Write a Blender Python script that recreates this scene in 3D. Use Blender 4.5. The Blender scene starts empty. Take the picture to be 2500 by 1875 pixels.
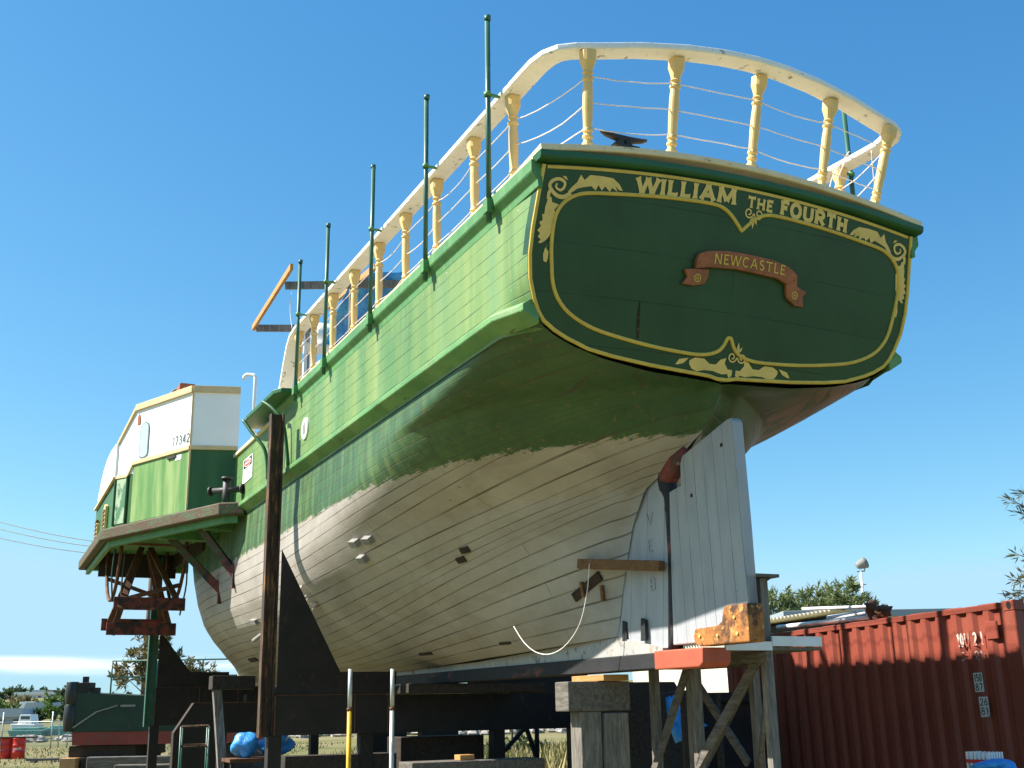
import bpy, bmesh, math, random
from math import sin, cos, pi, radians, atan2, hypot, sqrt
from mathutils import Vector, Matrix
random.seed(7)
scene = bpy.context.scene
COL = scene.collection

# ------------------------------------------------------------------ site frame
EYE = 1.9
HEAD = 0.4404                                   # the vessel points this far left of the view axis
SO = Vector((2.1755, 9.9578, 0.0))              # foot of the stern on the ground
SROT = pi / 2 + HEAD
FWD = Vector((-sin(HEAD), cos(HEAD), 0)); PORT = Vector((-cos(HEAD), -sin(HEAD), 0))

def S(a, b, z):
    """a metres forward of the stern, b metres to port, z up -> world"""
    return SO + FWD * a + PORT * b + Vector((0, 0, z))

# ------------------------------------------------------------------ mesh builder
class MB:
    def __init__(s):
        s.v = []; s.f = []; s.uv = []; s.sm = []; s.mi = []
    def add(s, vs, fs, uvs=None, smooth=False, mi=0):
        o = len(s.v)
        s.v += [tuple(p) for p in vs]
        for k, f in enumerate(fs):
            s.f.append(tuple(i + o for i in f)); s.sm.append(smooth); s.mi.append(mi)
            s.uv.append(uvs[k] if uvs else [(0.0, 0.0)] * len(f))
        return s
    def box(s, c, size, M=None, mi=0):
        hx, hy, hz = [q / 2 for q in size]
        vs = [Vector((x, y, z)) for x in (-hx, hx) for y in (-hy, hy) for z in (-hz, hz)]
        if M: vs = [M @ p for p in vs]
        vs = [p + Vector(c) for p in vs]
        return s.add(vs, [(0, 1, 3, 2), (4, 6, 7, 5), (0, 4, 5, 1), (2, 3, 7, 6), (0, 2, 6, 4), (1, 5, 7, 3)], mi=mi)
    def bb(s, x0, x1, y0, y1, z0, z1, mi=0):
        return s.box(((x0 + x1) / 2, (y0 + y1) / 2, (z0 + z1) / 2), (abs(x1 - x0), abs(y1 - y0), abs(z1 - z0)), mi=mi)
    def beam(s, p0, p1, w, h, up=(0, 0, 1), mi=0):
        p0 = Vector(p0); p1 = Vector(p1); d = (p1 - p0); L = d.length; d.normalize()
        up = Vector(up); sd = d.cross(up)
        if sd.length < 1e-4: sd = d.cross(Vector((1, 0, 0)))
        sd.normalize(); u = sd.cross(d)
        M = Matrix((d, sd, u)).transposed()
        return s.box((p0 + p1) / 2, (L, w, h), M, mi=mi)
    def tube(s, pts, r, n=8, cap=True, mi=0):
        pts = [Vector(p) for p in pts]; rs = r if isinstance(r, (list, tuple)) else [r] * len(pts)
        vs = []; fs = []; ref = None
        for i, p in enumerate(pts):
            d = (pts[min(i + 1, len(pts) - 1)] - pts[max(i - 1, 0)]).normalized()
            if ref is None: ref = Vector((0, 0, 1)) if abs(d.z) < .9 else Vector((1, 0, 0))
            a = d.cross(ref).normalized(); b = a.cross(d).normalized(); ref = b
            for k in range(n):
                t = 2 * pi * k / n; vs.append(p + (a * cos(t) + b * sin(t)) * rs[i])
        for i in range(len(pts) - 1):
            for k in range(n):
                fs.append((i * n + k, i * n + (k + 1) % n, (i + 1) * n + (k + 1) % n, (i + 1) * n + k))
        s.add(vs, fs, smooth=True, mi=mi)
        if cap:
            o = len(s.v) - len(vs)
            s.f.append(tuple(o + k for k in range(n - 1, -1, -1))); s.sm.append(False); s.mi.append(mi); s.uv.append([(0, 0)] * n)
            e = o + (len(pts) - 1) * n
            s.f.append(tuple(e + k for k in range(n))); s.sm.append(False); s.mi.append(mi); s.uv.append([(0, 0)] * n)
        return s
    def lathe(s, prof, p0, p1, n=14, sq=None):
        """prof: (t 0..1 along p0-p1, radius, squareness) ; squareness 1 gives a square section"""
        p0 = Vector(p0); p1 = Vector(p1); d = (p1 - p0).normalized()
        a = d.cross(Vector((0, 1, 0))).normalized(); b = a.cross(d).normalized()
        n = 16; vs = []; fs = []
        for (t, r, q) in prof:
            for k in range(n):
                th = 2 * pi * (k + .5) / n; c, sn = cos(th), sin(th)
                m = max(abs(c), abs(sn)); rr = r * ((1 - q) + q / m)
                vs.append(p0.lerp(p1, t) + (a * c + b * sn) * rr)
        for i in range(len(prof) - 1):
            for k in range(n): fs.append((i * n + k, i * n + (k + 1) % n, (i + 1) * n + (k + 1) % n, (i + 1) * n + k))
        fs.append(tuple(range(n - 1, -1, -1))); fs.append(tuple((len(prof) - 1) * n + k for k in range(n)))
        return s.add(vs, fs, smooth=False)
    def prism(s, poly, fn, d0, d1, mi=0):
        """poly of 2-D points, fn(x, y, depth) -> 3-D"""
        n = len(poly)
        vs = [fn(x, y, d0) for x, y in poly] + [fn(x, y, d1) for x, y in poly]
        fs = [tuple(range(n)), tuple(range(2 * n - 1, n - 1, -1))] + [(i, (i + 1) % n, n + (i + 1) % n, n + i) for i in range(n)]
        return s.add(vs, fs, mi=mi)
    def sheet(s, poly, fn, d):
        return s.add([fn(x, y, d) for x, y in poly], [tuple(range(len(poly)))])
    def sweep(s, path, prof, closed=False, up=None, mi=0):
        """path points; prof = (side, up) offsets; horizontal side vector"""
        path = [Vector(p) for p in path]; vs = []; fs = []; m = len(prof)
        for i, p in enumerate(path):
            d = (path[min(i + 1, len(path) - 1)] - path[max(i - 1, 0)]).normalized()
            sd = Vector((d.y, -d.x, 0))
            if up is not None: sd = d.cross(Vector(up[i]))
            sd.normalize(); u = sd.cross(d).normalized()
            for (x, y) in prof: vs.append(p + sd * x + u * y)
        for i in range(len(path) - 1):
            for k in range(m): fs.append((i * m + k, i * m + (k + 1) % m, (i + 1) * m + (k + 1) % m, (i + 1) * m + k))
        fs.append(tuple(range(m - 1, -1, -1))); e = (len(path) - 1) * m; fs.append(tuple(e + k for k in range(m)))
        return s.add(vs, fs, mi=mi)
    def build(s, name, mat=None, parent=None, org=(0, 0, 0), bevel=0, recalc=True):
        me = bpy.data.meshes.new(name)
        ox, oy, oz = org
        me.from_pydata([(x - ox, y - oy, z - oz) for x, y, z in s.v], [], s.f)
        uvl = me.uv_layers.new(name='UVMap'); k = 0
        for f in s.uv:
            for c in f: uvl.data[k].uv = c; k += 1
        for p, sm, mi in zip(me.polygons, s.sm, s.mi): p.use_smooth = sm; p.material_index = mi
        for m in (mat if isinstance(mat, (list, tuple)) else [mat]): me.materials.append(m)
        if recalc:
            bm = bmesh.new(); bm.from_mesh(me); bmesh.ops.recalc_face_normals(bm, faces=bm.faces[:]); bm.to_mesh(me); bm.free()
        me.update()
        o = bpy.data.objects.new(name, me); COL.objects.link(o)
        if parent: o.parent = parent
        if bevel:
            b = o.modifiers.new('bevel', 'BEVEL'); b.width = bevel; b.segments = 2; b.limit_method = 'ANGLE'
        return o

def tag(o, label=None, cat=None, group=None, kind=None):
    if label: o['label'] = label
    if cat: o['category'] = cat
    if group: o['group'] = group
    if kind: o['kind'] = kind
    return o
def empty(name, loc, rz=0, label=None, cat=None, group=None):
    o = bpy.data.objects.new(name, None); COL.objects.link(o); o.location = loc; o.rotation_euler = (0, 0, rz)
    o.empty_display_size = .2
    return tag(o, label, cat, group)
def ship_thing(name, a, b, z, label, cat, group=None):
    return empty(name, S(a, b, z), SROT, label, cat, group)
def ship_mesh(mb, name, mat, org, label, cat, group=None, bevel=0):
    """a thing made of one mesh, drawn in ship axes"""
    o = mb.build(name, mat, None, org, bevel); o.location = S(*org); o.rotation_euler = (0, 0, SROT)
    return tag(o, label, cat, group)
def copy_tree(o, parent=None):
    c = o.copy(); COL.objects.link(c)
    if parent: c.parent = parent
    for ch in list(o.children): copy_tree(ch, c)
    return c

# ------------------------------------------------------------------ materials
class NT:
    def __init__(s, name):
        s.m = bpy.data.materials.new(name); s.m.use_nodes = True; s.t = s.m.node_tree; s.n = s.t.nodes
        s.p = s.n['Principled BSDF']; s.tc = s.n.new('ShaderNodeTexCoord')
    def lk(s, a, b): s.t.links.new(a, b)
    def coord(s, kind='Object', scale=(1, 1, 1), loc=(0, 0, 0)):
        mp = s.n.new('ShaderNodeMapping'); mp.inputs['Scale'].default_value = scale; mp.inputs['Location'].default_value = loc
        s.lk(s.tc.outputs[kind], mp.inputs['Vector']); return mp.outputs[0]
    def noise(s, vec, scale=1, detail=4, rough=.6, dist=0):
        n = s.n.new('ShaderNodeTexNoise'); n.inputs['Scale'].default_value = scale; n.inputs['Detail'].default_value = detail
        n.inputs['Roughness'].default_value = rough; n.inputs['Distortion'].default_value = dist
        s.lk(vec, n.inputs['Vector']); return n.outputs['Fac']
    def ramp(s, v, lo, hi, a=0, b=1, smooth=False):
        n = s.n.new('ShaderNodeMapRange'); n.clamp = True
        if smooth: n.interpolation_type = 'SMOOTHSTEP'
        for i, q in zip(('From Min', 'From Max', 'To Min', 'To Max'), (lo, hi, a, b)): n.inputs[i].default_value = q
        s.lk(v, n.inputs['Value']); return n.outputs[0]
    def math(s, op, a, b=None, c=None):
        n = s.n.new('ShaderNodeMath'); n.operation = op
        for i, q in enumerate((a, b, c)):
            if q is None: continue
            if isinstance(q, (int, float)): n.inputs[i].default_value = q
            else: s.lk(q, n.inputs[i])
        return n.outputs[0]
    def mix(s, f, a, b):
        n = s.n.new('ShaderNodeMix'); n.data_type = 'RGBA'
        for sock, q in ((n.inputs[0], f), (n.inputs[6], a), (n.inputs[7], b)):
            if isinstance(q, (int, float)): sock.default_value = q
            elif isinstance(q, tuple): sock.default_value = (*q[:3], 1)
            else: s.lk(q, sock)
        return n.outputs[2]
    def sep(s, v):
        n = s.n.new('ShaderNodeSeparateXYZ'); s.lk(v, n.inputs[0]); return n.outputs
    def comb(s, x, y, z=0.0):
        n = s.n.new('ShaderNodeCombineXYZ')
        for i, q in enumerate((x, y, z)):
            if isinstance(q, (int, float)): n.inputs[i].default_value = q
            else: s.lk(q, n.inputs[i])
        return n.outputs[0]
    def brick(s, vec, bw, rh, mortar, off=.5, freq=2, c1=(1, 1, 1), c2=(.8, .8, .8), smooth=0.1):
        n = s.n.new('ShaderNodeTexBrick'); n.offset = off; n.offset_frequency = freq
        n.inputs['Color1'].default_value = (*c1, 1); n.inputs['Color2'].default_value = (*c2, 1); n.inputs['Mortar'].default_value = (0, 0, 0, 1)
        n.inputs['Scale'].default_value = 1; n.inputs['Mortar Size'].default_value = mortar; n.inputs['Mortar Smooth'].default_value = smooth
        n.inputs['Brick Width'].default_value = bw; n.inputs['Row Height'].default_value = rh
        s.lk(vec, n.inputs['Vector']); return n.outputs['Color'], n.outputs['Fac']
    def bump(s, h, strength=.3, dist=.01, prev=None):
        n = s.n.new('ShaderNodeBump'); n.inputs['Strength'].default_value = strength; n.inputs['Distance'].default_value = dist
        s.lk(h, n.inputs['Height'])
        if prev is not None: s.lk(prev, n.inputs['Normal'])
        return n.outputs[0]
    def out(s, col, rough=.6, metal=0, normal=None, spec=.4):
        if isinstance(col, tuple): s.p.inputs['Base Color'].default_value = (*col[:3], 1)
        else: s.lk(col, s.p.inputs['Base Color'])
        if isinstance(rough, (int, float)): s.p.inputs['Roughness'].default_value = rough
        else: s.lk(rough, s.p.inputs['Roughness'])
        s.p.inputs['Metallic'].default_value = metal; s.p.inputs['Specular IOR Level'].default_value = spec
        if normal is not None: s.lk(normal, s.p.inputs['Normal'])
        return s.m

def paint(name, col, rough=.5, var=.12, sc=4, layers=(), bump=.15, bsc=40, metal=0, spec=.4, str_=(1, 1, 1)):
    """base colour with soft variation, then wear layers (colour, stretch, scale, lo, hi, amount)"""
    t = NT(name); o = t.coord('Object')
    n = t.noise(t.coord('Object', str_), sc, 5)
    d = tuple(max(0, q * (1 - var)) for q in col); l = tuple(min(1, q * (1 + var)) for q in col)
    c = t.mix(t.ramp(n, .3, .7), d, l)
    for k, (lc, st, s2, lo, hi, am) in enumerate(layers):
        m = t.ramp(t.noise(t.coord('Object', st, (k * 7.3, k * 3.1, 1.7)), s2, 6, .65), lo, hi, 0, am)
        c = t.mix(m, c, lc)
    nb = t.noise(o, bsc, 4)
    return t.out(c, rough, metal, t.bump(nb, bump, .01), spec)

def wood(name, col, dark, axis=(12, 12, 1), rough=.8, bump=.5):
    t = NT(name)
    g = t.noise(t.coord('Object', axis), 3, 6, .7, .6); big = t.noise(t.coord('Object'), 1.6, 3)
    c = t.mix(t.ramp(g, .35, .65), dark, col); c = t.mix(t.ramp(big, .35, .75, 0, .5), c, tuple(q * .55 for q in col))
    return t.out(c, rough, 0, t.bump(g, bump, .01), .25)

W_ = {}
GREEN = (.034, .118, .040)
CREAM = (.72, .50, .20)
BIRD = (.55, .52, .44)
W_['white_rail'] = paint('white_rail_paint', (.80, .79, .76), .5, .04, 5, [((.20, .19, .19), (1, 1, 1), 9, .60, .66, .85), ((.5, .47, .42), (1, 1, 1), 14, .60, .7, .5)], .25, 25)
W_['cream'] = paint('cream_paint', CREAM, .45, .07, 6, [((.45, .25, .08), (1, 1, .3), 10, .62, .75, .5)], .2, 60)
W_['cream_board'] = paint('cream_board_paint', (.74, .60, .36), .5, .08, 4, [((.30, .19, .09), (.4, 2, 3), 7, .60, .68, .8), ((.5, .5, .5), (1, 1, 1), 12, .66, .72, .6)], .4, 40)
W_['green'] = paint('green_paint', (.075, .215, .070), .5, .2, 2, [((.20, .33, .12), (3, 3, .5), 3, .5, .8, .6), ((.16, .10, .05), (1, 1, 2), 8, .68, .74, .7)], .2, 30)
W_['green_plain'] = paint('green_gloss_paint', (.020, .098, .034), .4, .15, 2, (), .1, 30)
W_['pole_green'] = paint('pole_green_paint', (.03, .105, .065), .4, .2, 6, [((.12, .07, .04), (2, 2, 2), 9, .62, .7, .7)], .1, 60)
W_['gold'] = paint('gold_leaf_paint', (.62, .43, .07), .4, .12, 8, [((.20, .13, .04), (1, 1, 1), 14, .66, .72, .6)], .15, 60)
W_['gold_letter'] = paint('pale_gold_paint', (.70, .50, .15), .45, .1, 8, [((.30, .12, .05), (1, 1, 1), 22, .70, .74, .8)], .15, 60)
W_['banner'] = paint('carved_timber_stain', (.30, .095, .035), .5, .35, 5, [((.12, .035, .015), (1, 1, 1), 14, .55, .7, .8)], .5, 40)
W_['black_iron'] = paint('black_iron', (.028, .026, .028), .55, .3, 8, [((.13, .06, .035), (1, 1, 1), 9, .58, .7, .7)], .3, 40)
W_['dark_iron'] = paint('dark_old_steel', (.017, .013, .011), .7, .35, 3, [((.085, .045, .026), (1, 1, .6), 6, .60, .76, .7), ((.3, .3, .28), (1, 1, 1), 38, .74, .76, .7)], .2, 40)
W_['rust'] = paint('rusty_steel', (.12, .048, .020), .75, .45, 5, [((.05, .026, .017), (2, 2, .4), 5, .45, .65, .85), ((.42, .20, .06), (3, 3, .5), 8, .58, .75, .75)], .5, 30)
W_['rust_post'] = paint('mottled_rusty_post', (.060, .034, .022), .8, .4, 5, [((.022, .015, .012), (2, 2, .5), 4, .45, .6, .9), ((.38, .18, .05), (5, 5, .5), 5, .54, .70, .85)], .6, 30)
W_['rust_shoe'] = paint('flaking_rust', (.34, .13, .03), .8, .4, 6, [((.05, .026, .018), (1, 1, 1), 7, .47, .58, .9), ((.62, .34, .10), (1, 1, 1), 12, .57, .66, .8)], .8, 26)
W_['redlead'] = paint('red_lead_paint', (.17, .035, .022), .65, .25, 5, [((.025, .018, .016), (1, 1, 1), 4, .46, .54, .95), ((.5, .25, .13), (1, 1, 1), 9, .62, .72, .6)], .3, 35)
W_['keel_black'] = paint('black_keel_paint', (.016, .016, .018), .65, .3, 5, [((.22, .06, .04), (1, 1, 2), 3, .58, .7, .7), ((.15, .15, .15), (1, 1, 1), 16, .66, .72, .5)], .3, 30)
W_['timber_grey'] = wood('weathered_grey_timber', (.27, .245, .21), (.085, .07, .058), (9, 9, 1.2))
W_['timber_greyx'] = wood('weathered_grey_timber_long', (.20, .18, .155), (.07, .058, .048), (1.2, 9, 9))
W_['timber_new'] = wood('new_pine', (.56, .30, .11), (.40, .19, .06), (2, 14, 14), .7, .2)
W_['timber_dark'] = wood('old_dark_timber', (.06, .047, .036), (.022, .018, .015), (1.2, 8, 8))
W_['timber_brown'] = wood('brown_plank', (.27, .135, .055), (.10, .05, .024), (14, 1.4, 14))
W_['white_wood'] = paint('white_painted_plank', (.74, .75, .75), .6, .06, 4, [((.32, .30, .27), (1, 1, 1), 10, .66, .74, .6)], .3, 40)
W_['white_gloss'] = paint('white_plastic', (.80, .80, .78), .35, .03, 3, (), .05, 30)
W_['rope'] = paint('pale_rope', (.62, .57, .46), .9, .2, 30, (), .4, 90)
W_['hose'] = paint('dark_hose', (.035, .055, .04), .45, .2, 10, (), .1, 60)
W_['wire'] = paint('white_cord', (.78, .70, .66), .6, .1, 10, (), .1, 60)
def tarp_mat():
    t = NT('blue_tarpaulin'); n = t.noise(t.coord('Object'), 5, 6, .6, .8); f = t.noise(t.coord('Object'), 1.5, 3)
    c = t.mix(t.ramp(n, .35, .65), (.015, .20, .60), (.07, .40, .82)); c = t.mix(t.ramp(f, .55, .8, 0, .5), c, (.25, .52, .78))
    return t.out(c, .4, 0, t.bump(n, .6, .05), .5)
W_['tarp'] = tarp_mat()

def hull_material():
    """carvel planks: green topsides over a white bottom, seams, per-plank tint, ragged paint edge"""
    t = NT('planked_hull_paint')
    uv = t.tc.outputs['UV']; ob = t.tc.outputs['Object']
    o = t.sep(ob)
    col, seam = t.brick(uv, 400, 1.0, .055, .37, 2, (1, 1, 1), (.0, .0, .0), .3)
    col, butt = t.brick(t.comb(t.math('MULTIPLY', t.sep(uv)[0], 5.0), t.sep(uv)[1]), 26, 1.0, .05, .37, 3, (1, 1, 1), (.0, .0, .0), .2)
    seam = t.math('MAXIMUM', seam, t.math('MULTIPLY', butt, .35))
    # ragged waterline
    nz = t.noise(t.coord('UV', (2.6, .8, 1)), 1.6, 6, .7); nz2 = t.noise(t.coord('UV', (.8, 6, 1)), 1.0, 3)
    zz = t.math('ADD', o[2], t.math('MULTIPLY', t.math('SUBTRACT', nz, .5), .20)); zz = t.math('ADD', zz, t.math('MULTIPLY', t.math('SUBTRACT', nz2, .5), .10))
    grn = t.ramp(zz, 4.375, 4.395)
    # white bottom
    d1 = t.noise(t.coord('Object', (1, 1, 1.4)), 1.1, 6, .65, .4); d2 = t.noise(t.coord('UV', (1.2, 5, 1)), 2.2, 5)
    w = t.mix(t.ramp(d1, .34, .68), (.275, .240, .200), (.40, .362, .322))
    w = t.mix(t.ramp(d2, .58, .76, 0, .45), w, (.20, .17, .13))
    w = t.mix(t.math('MULTIPLY', t.sep(col)[0], .10), w, (.60, .575, .55))
    sp = t.noise(ob, 9, 4); w = t.mix(t.ramp(sp, .70, .74, 0, .65), w, (.18, .10, .06))
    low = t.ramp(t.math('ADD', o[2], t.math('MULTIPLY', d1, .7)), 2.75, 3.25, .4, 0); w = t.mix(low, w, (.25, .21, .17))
    # green
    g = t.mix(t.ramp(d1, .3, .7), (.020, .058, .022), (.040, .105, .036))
    st = t.noise(t.coord('Object', (3.2, 3.2, .28)), 2.6, 5, .6); g = t.mix(t.math('MULTIPLY', t.ramp(st, .44, .70, 0, .75), t.ramp(o[0], 2.0, 5.0, .12, 1)), g, (.16, .25, .085))
    st2 = t.noise(t.coord('Object', (9, 9, .5), (3, 1, 0)), 1.8, 5, .6); g = t.mix(t.ramp(st2, .60, .70, 0, .75), g, (.17, .10, .04))
    bl = t.noise(t.coord('Object', (2, 2, 1.3), (5, 2, 2)), 3, 4); g = t.mix(t.ramp(bl, .58, .7, 0, .5), g, (.035, .10, .07)); g = t.mix(t.math('MULTIPLY', t.sep(col)[0], .22), g, (.085, .15, .05))
    pk = t.math('MULTIPLY', t.ramp(o[1], -.9, -1.5), t.ramp(t.noise(t.coord('UV', (.5, 1.2, 1), (3, 3, 0)), 2.2, 4), .44, .54, 0, .8)); g = t.mix(t.math('MULTIPLY', pk, t.ramp(o[0], 3.5, 5, 1, 0)), g, (.30, .155, .12))
    c = t.mix(grn, w, g)
    edge = t.math('MULTIPLY', t.ramp(zz, 4.345, 4.375), t.ramp(zz, 4.385, 4.41, 1, 0)); en = t.ramp(t.noise(ob, 22, 4), .56, .62, 0, .8)
    c = t.mix(t.math('MULTIPLY', edge, en), c, (.50, .36, .22))
    sgap = t.ramp(t.noise(t.coord('UV', (.35, .9, 1), (2, 5, 0)), 2.5, 4), .38, .6, .25, 1)
    sm = t.math('MULTIPLY', t.math('MULTIPLY', seam, sgap), t.ramp(zz, 4.4, 4.5, .92, .6))
    c = t.mix(sm, c, (.085, .062, .045))
    hb = t.math('SUBTRACT', t.math('MULTIPLY', d2, .3), t.math('MULTIPLY', seam, 1.0))
    nb = t.bump(hb, .55, .012); nb = t.bump(t.noise(t.coord('UV', (1.5, 2, 1)), 4, 5), .25, .01, nb)
    return t.out(c, .48, 0, nb, .4)
def topside_material():
    t = NT('weathered_green_topsides'); ob = t.tc.outputs['Object']; uv = t.tc.outputs['UV']
    _, seam = t.brick(uv, 400, 1, .04, .43, 2, smooth=.3)
    _, butt = t.brick(t.comb(t.math('MULTIPLY', t.sep(uv)[0], 7.0), t.sep(uv)[1]), 17, 1.0, .05, .41, 3, smooth=.3); seam = t.math('MAXIMUM', seam, t.math('MULTIPLY', butt, .5))
    _, vs = t.brick(t.comb(t.math('MULTIPLY', t.sep(uv)[0], 7.0), t.sep(uv)[1]), 2.6, 90, .03, 0, 2, smooth=.3)
    d = t.noise(t.coord('Object', (1, 1, 1)), .8, 5, .6)
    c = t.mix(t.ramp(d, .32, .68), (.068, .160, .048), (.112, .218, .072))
    st = t.noise(t.coord('Object', (1.3, 1.3, .10)), 1.1, 7, .68, .3); c = t.mix(t.ramp(st, .42, .70, 0, .8), c, (.26, .315, .09))
    st3 = t.noise(t.coord('Object', (2.3, 2.3, .12), (9, 0, 0)), 1.3, 6, .65, .2); c = t.mix(t.ramp(st3, .50, .70, 0, .6), c, (.13, .255, .125))
    st2 = t.noise(t.coord('Object', (5, 5, .16), (1, 2, 0)), 1.6, 6, .62); c = t.mix(t.ramp(st2, .62, .72, 0, .6), c, (.36, .25, .07))
    st4 = t.noise(t.coord('Object', (16, 16, .3), (4, 2, 0)), 1.2, 3, .5); c = t.mix(t.math('MULTIPLY', t.ramp(st4, .66, .72, 0, .8), t.ramp(t.noise(t.coord('Object', (.5, .5, .5)), 1, 2), .45, .6)), c, (.20, .09, .03))
    br_ = t.noise(t.coord('UV', (1.2, 9, 1), (1, 7, 0)), 3, 4); c = t.mix(t.ramp(br_, .45, .7, 0, .25), c, (.07, .19, .06))
    gate = t.ramp(t.noise(t.coord('UV', (.5, .8, 1), (0, 3, 0)), 3, 4), .42, .58, .08, .8)
    c = t.mix(t.math('MULTIPLY', seam, gate), c, (.025, .05, .02))
    c = t.mix(t.math('MULTIPLY', vs, t.math('MULTIPLY', t.ramp(t.sep(ob)[0], 5.0, 8.5, 0, .5), gate)), c, (.05, .10, .04))
    sp = t.noise(ob, 11, 4); c = t.mix(t.ramp(sp, .69, .72, 0, .8), c, (.10, .07, .04)); sp2 = t.noise(ob, 26, 3); c = t.mix(t.ramp(sp2, .71, .73, 0, .9), c, (.55, .55, .48))
    nb = t.bump(t.math('SUBTRACT', t.math('MULTIPLY', d, .2), seam), .5, .01); nb = t.bump(t.noise(t.coord('Object'), 14, 5), .15, .01, nb)
    return t.out(c, .5, 0, nb, .35)
def transom_material():
    t = NT('dark_green_transom_paint'); ob = t.tc.outputs['Object']; o = t.sep(ob)
    z = t.math('ADD', o[2], t.math('MULTIPLY', t.math('MULTIPLY', o[1], o[1]), .012))
    _, seam = t.brick(t.comb(o[1], t.math('ADD', z, .055)), 30, .42, .0035, .3, 2, smooth=.3)
    d = t.noise(t.coord('Object', (1, 1, 1.5)), 1.3, 6, .65)
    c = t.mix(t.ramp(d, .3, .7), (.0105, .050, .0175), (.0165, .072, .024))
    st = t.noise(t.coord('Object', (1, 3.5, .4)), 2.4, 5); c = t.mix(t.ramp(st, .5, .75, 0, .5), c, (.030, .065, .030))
    gp = t.ramp(t.noise(t.coord('Object', (1, 1.4, 1)), 1.8, 3), .40, .55, .15, .9)
    c = t.mix(t.math('MULTIPLY', seam, gp), c, (.006, .016, .008))
    nb = t.bump(t.math('SUBTRACT', t.math('MULTIPLY', d, .3), seam), .4, .008); nb = t.bump(t.noise(ob, 30, 4), .1, .01, nb)
    return t.out(c, .42, 0, nb, .4)
def vplank_material(name, pitch, cx):
    """vertical planks in the fore-and-aft plane, white paint"""
    t = NT(name); ob = t.tc.outputs['Object']; o = t.sep(ob)
    x = t.math('ADD', o[0], t.math('MULTIPLY', o[2], cx))
    _, seam = t.brick(t.comb(o[2], x), 40, pitch, .004, .3, 2, smooth=.3)
    d = t.noise(t.coord('Object', (3, 3, .8)), 2, 6, .6)
    c = t.mix(t.ramp(d, .3, .7), (.305, .315, .335), (.40, .405, .42))
    st = t.noise(t.coord('Object', (14, 14, .5)), 1.2, 4); c = t.mix(t.ramp(st, .62, .72, 0, .45), c, (.45, .34, .18))
    sp = t.noise(ob, 13, 4); c = t.mix(t.ramp(sp, .70, .74, 0, .7), c, (.12, .10, .09))
    c = t.mix(t.math('MULTIPLY', seam, t.ramp(t.noise(t.coord('Object', (6, 6, .7)), 1.5, 3), .35, .6, .2, .85)), c, (.12, .11, .105))
    return t.out(c, .5, 0, t.bump(t.math('SUBTRACT', t.math('MULTIPLY', d, .2), seam), .5, .01), .35)
W_['hull'] = hull_material(); W_['topside'] = topside_material(); W_['transom'] = transom_material()
W_['rudder'] = vplank_material('white_rudder_planks', .165, -.035); W_['deadwood'] = vplank_material('white_deadwood_planks', .27, .10)
W_['wale'] = paint('green_wale_worn', (.09, .235, .075), .55, .2, 2, [((.24, .36, .13), (1, 1, 1), 2, .45, .7, .6), ((.10, .065, .038), (.5, 2, 3.5), 5, .60, .66, .9), ((.5, .5, .45), (1, 1, 1), 18, .70, .73, .7)], .4, 30)
W_['rim'] = paint('worn_guard_rim', (.050, .085, .035), .75, .35, 3, [((.085, .042, .022), (.9, .9, 4), 4, .42, .52, .95), ((.20, .11, .055), (2, 2, 4), 7, .58, .68, .8), ((.015, .012, .01), (2, 2, 5), 5, .62, .70, .8)], .6, 24)
W_['box_white'] = paint('paddlebox_white', (.86, .86, .84), .45, .03, 2, [((.45, .43, .4), (1, 1, .6), 5, .68, .8, .4)], .05, 30)
W_['box_green'] = paint('paddlebox_green', (.030, .100, .026), .45, .12, 1.5, [((.07, .15, .05), (2.2, 2.2, .2), 2, .45, .7, .6)], .08, 30)
W_['panel_sunlit_green'] = paint('chalky_sunlit_green', (.085, .215, .050), .5, .1, 1.5, [((.27, .37, .13), (2.0, 2.0, .2), 2, .40, .64, .85), ((.50, .52, .42), (4, 4, .5), 2, .64, .8, .6)], .08, 30)  # chalky wear, plus the sunlit brightness of the oblique face mixed into the colour
W_['trim'] = paint('cream_trim', (.62, .46, .25), .5, .1, 5, [((.25, .16, .08), (1, 1, 1), 9, .62, .7, .6)], .2, 40)
W_['glass'] = paint('pale_window_glass', (.42, .56, .55), .15, .03, 2, (), .02, 20, 0, .6)
W_['dark_hole'] = paint('dark_timber_core', (.035, .020, .014), .9, .4, 12, [((.14, .06, .03), (1, 1, 1), 14, .55, .66, .8)], .5, 40)
W_['zinc'] = paint('zinc_block', (.22, .21, .19), .75, .15, 12, (), .2, 50)
W_['sign_white'] = paint('sign_white_paint', (.82, .82, .80), .4, .02, 3, (), .03, 30)
W_['sign_black'] = paint('sign_black_paint', (.02, .02, .02), .4, .1, 3, (), .03, 30)
W_['sign_red'] = paint('sign_red_paint', (.52, .03, .025), .4, .1, 3, (), .03, 30)
W_['digit'] = paint('faded_black_digit', (.09, .12, .13), .6, .2, 9, (), .05, 30)

# ================================================================== THE BOAT
boat = empty('timber_ship', SO, SROT, 'green and white timber paddle ship propped up on steel cradles', 'ship')

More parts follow.
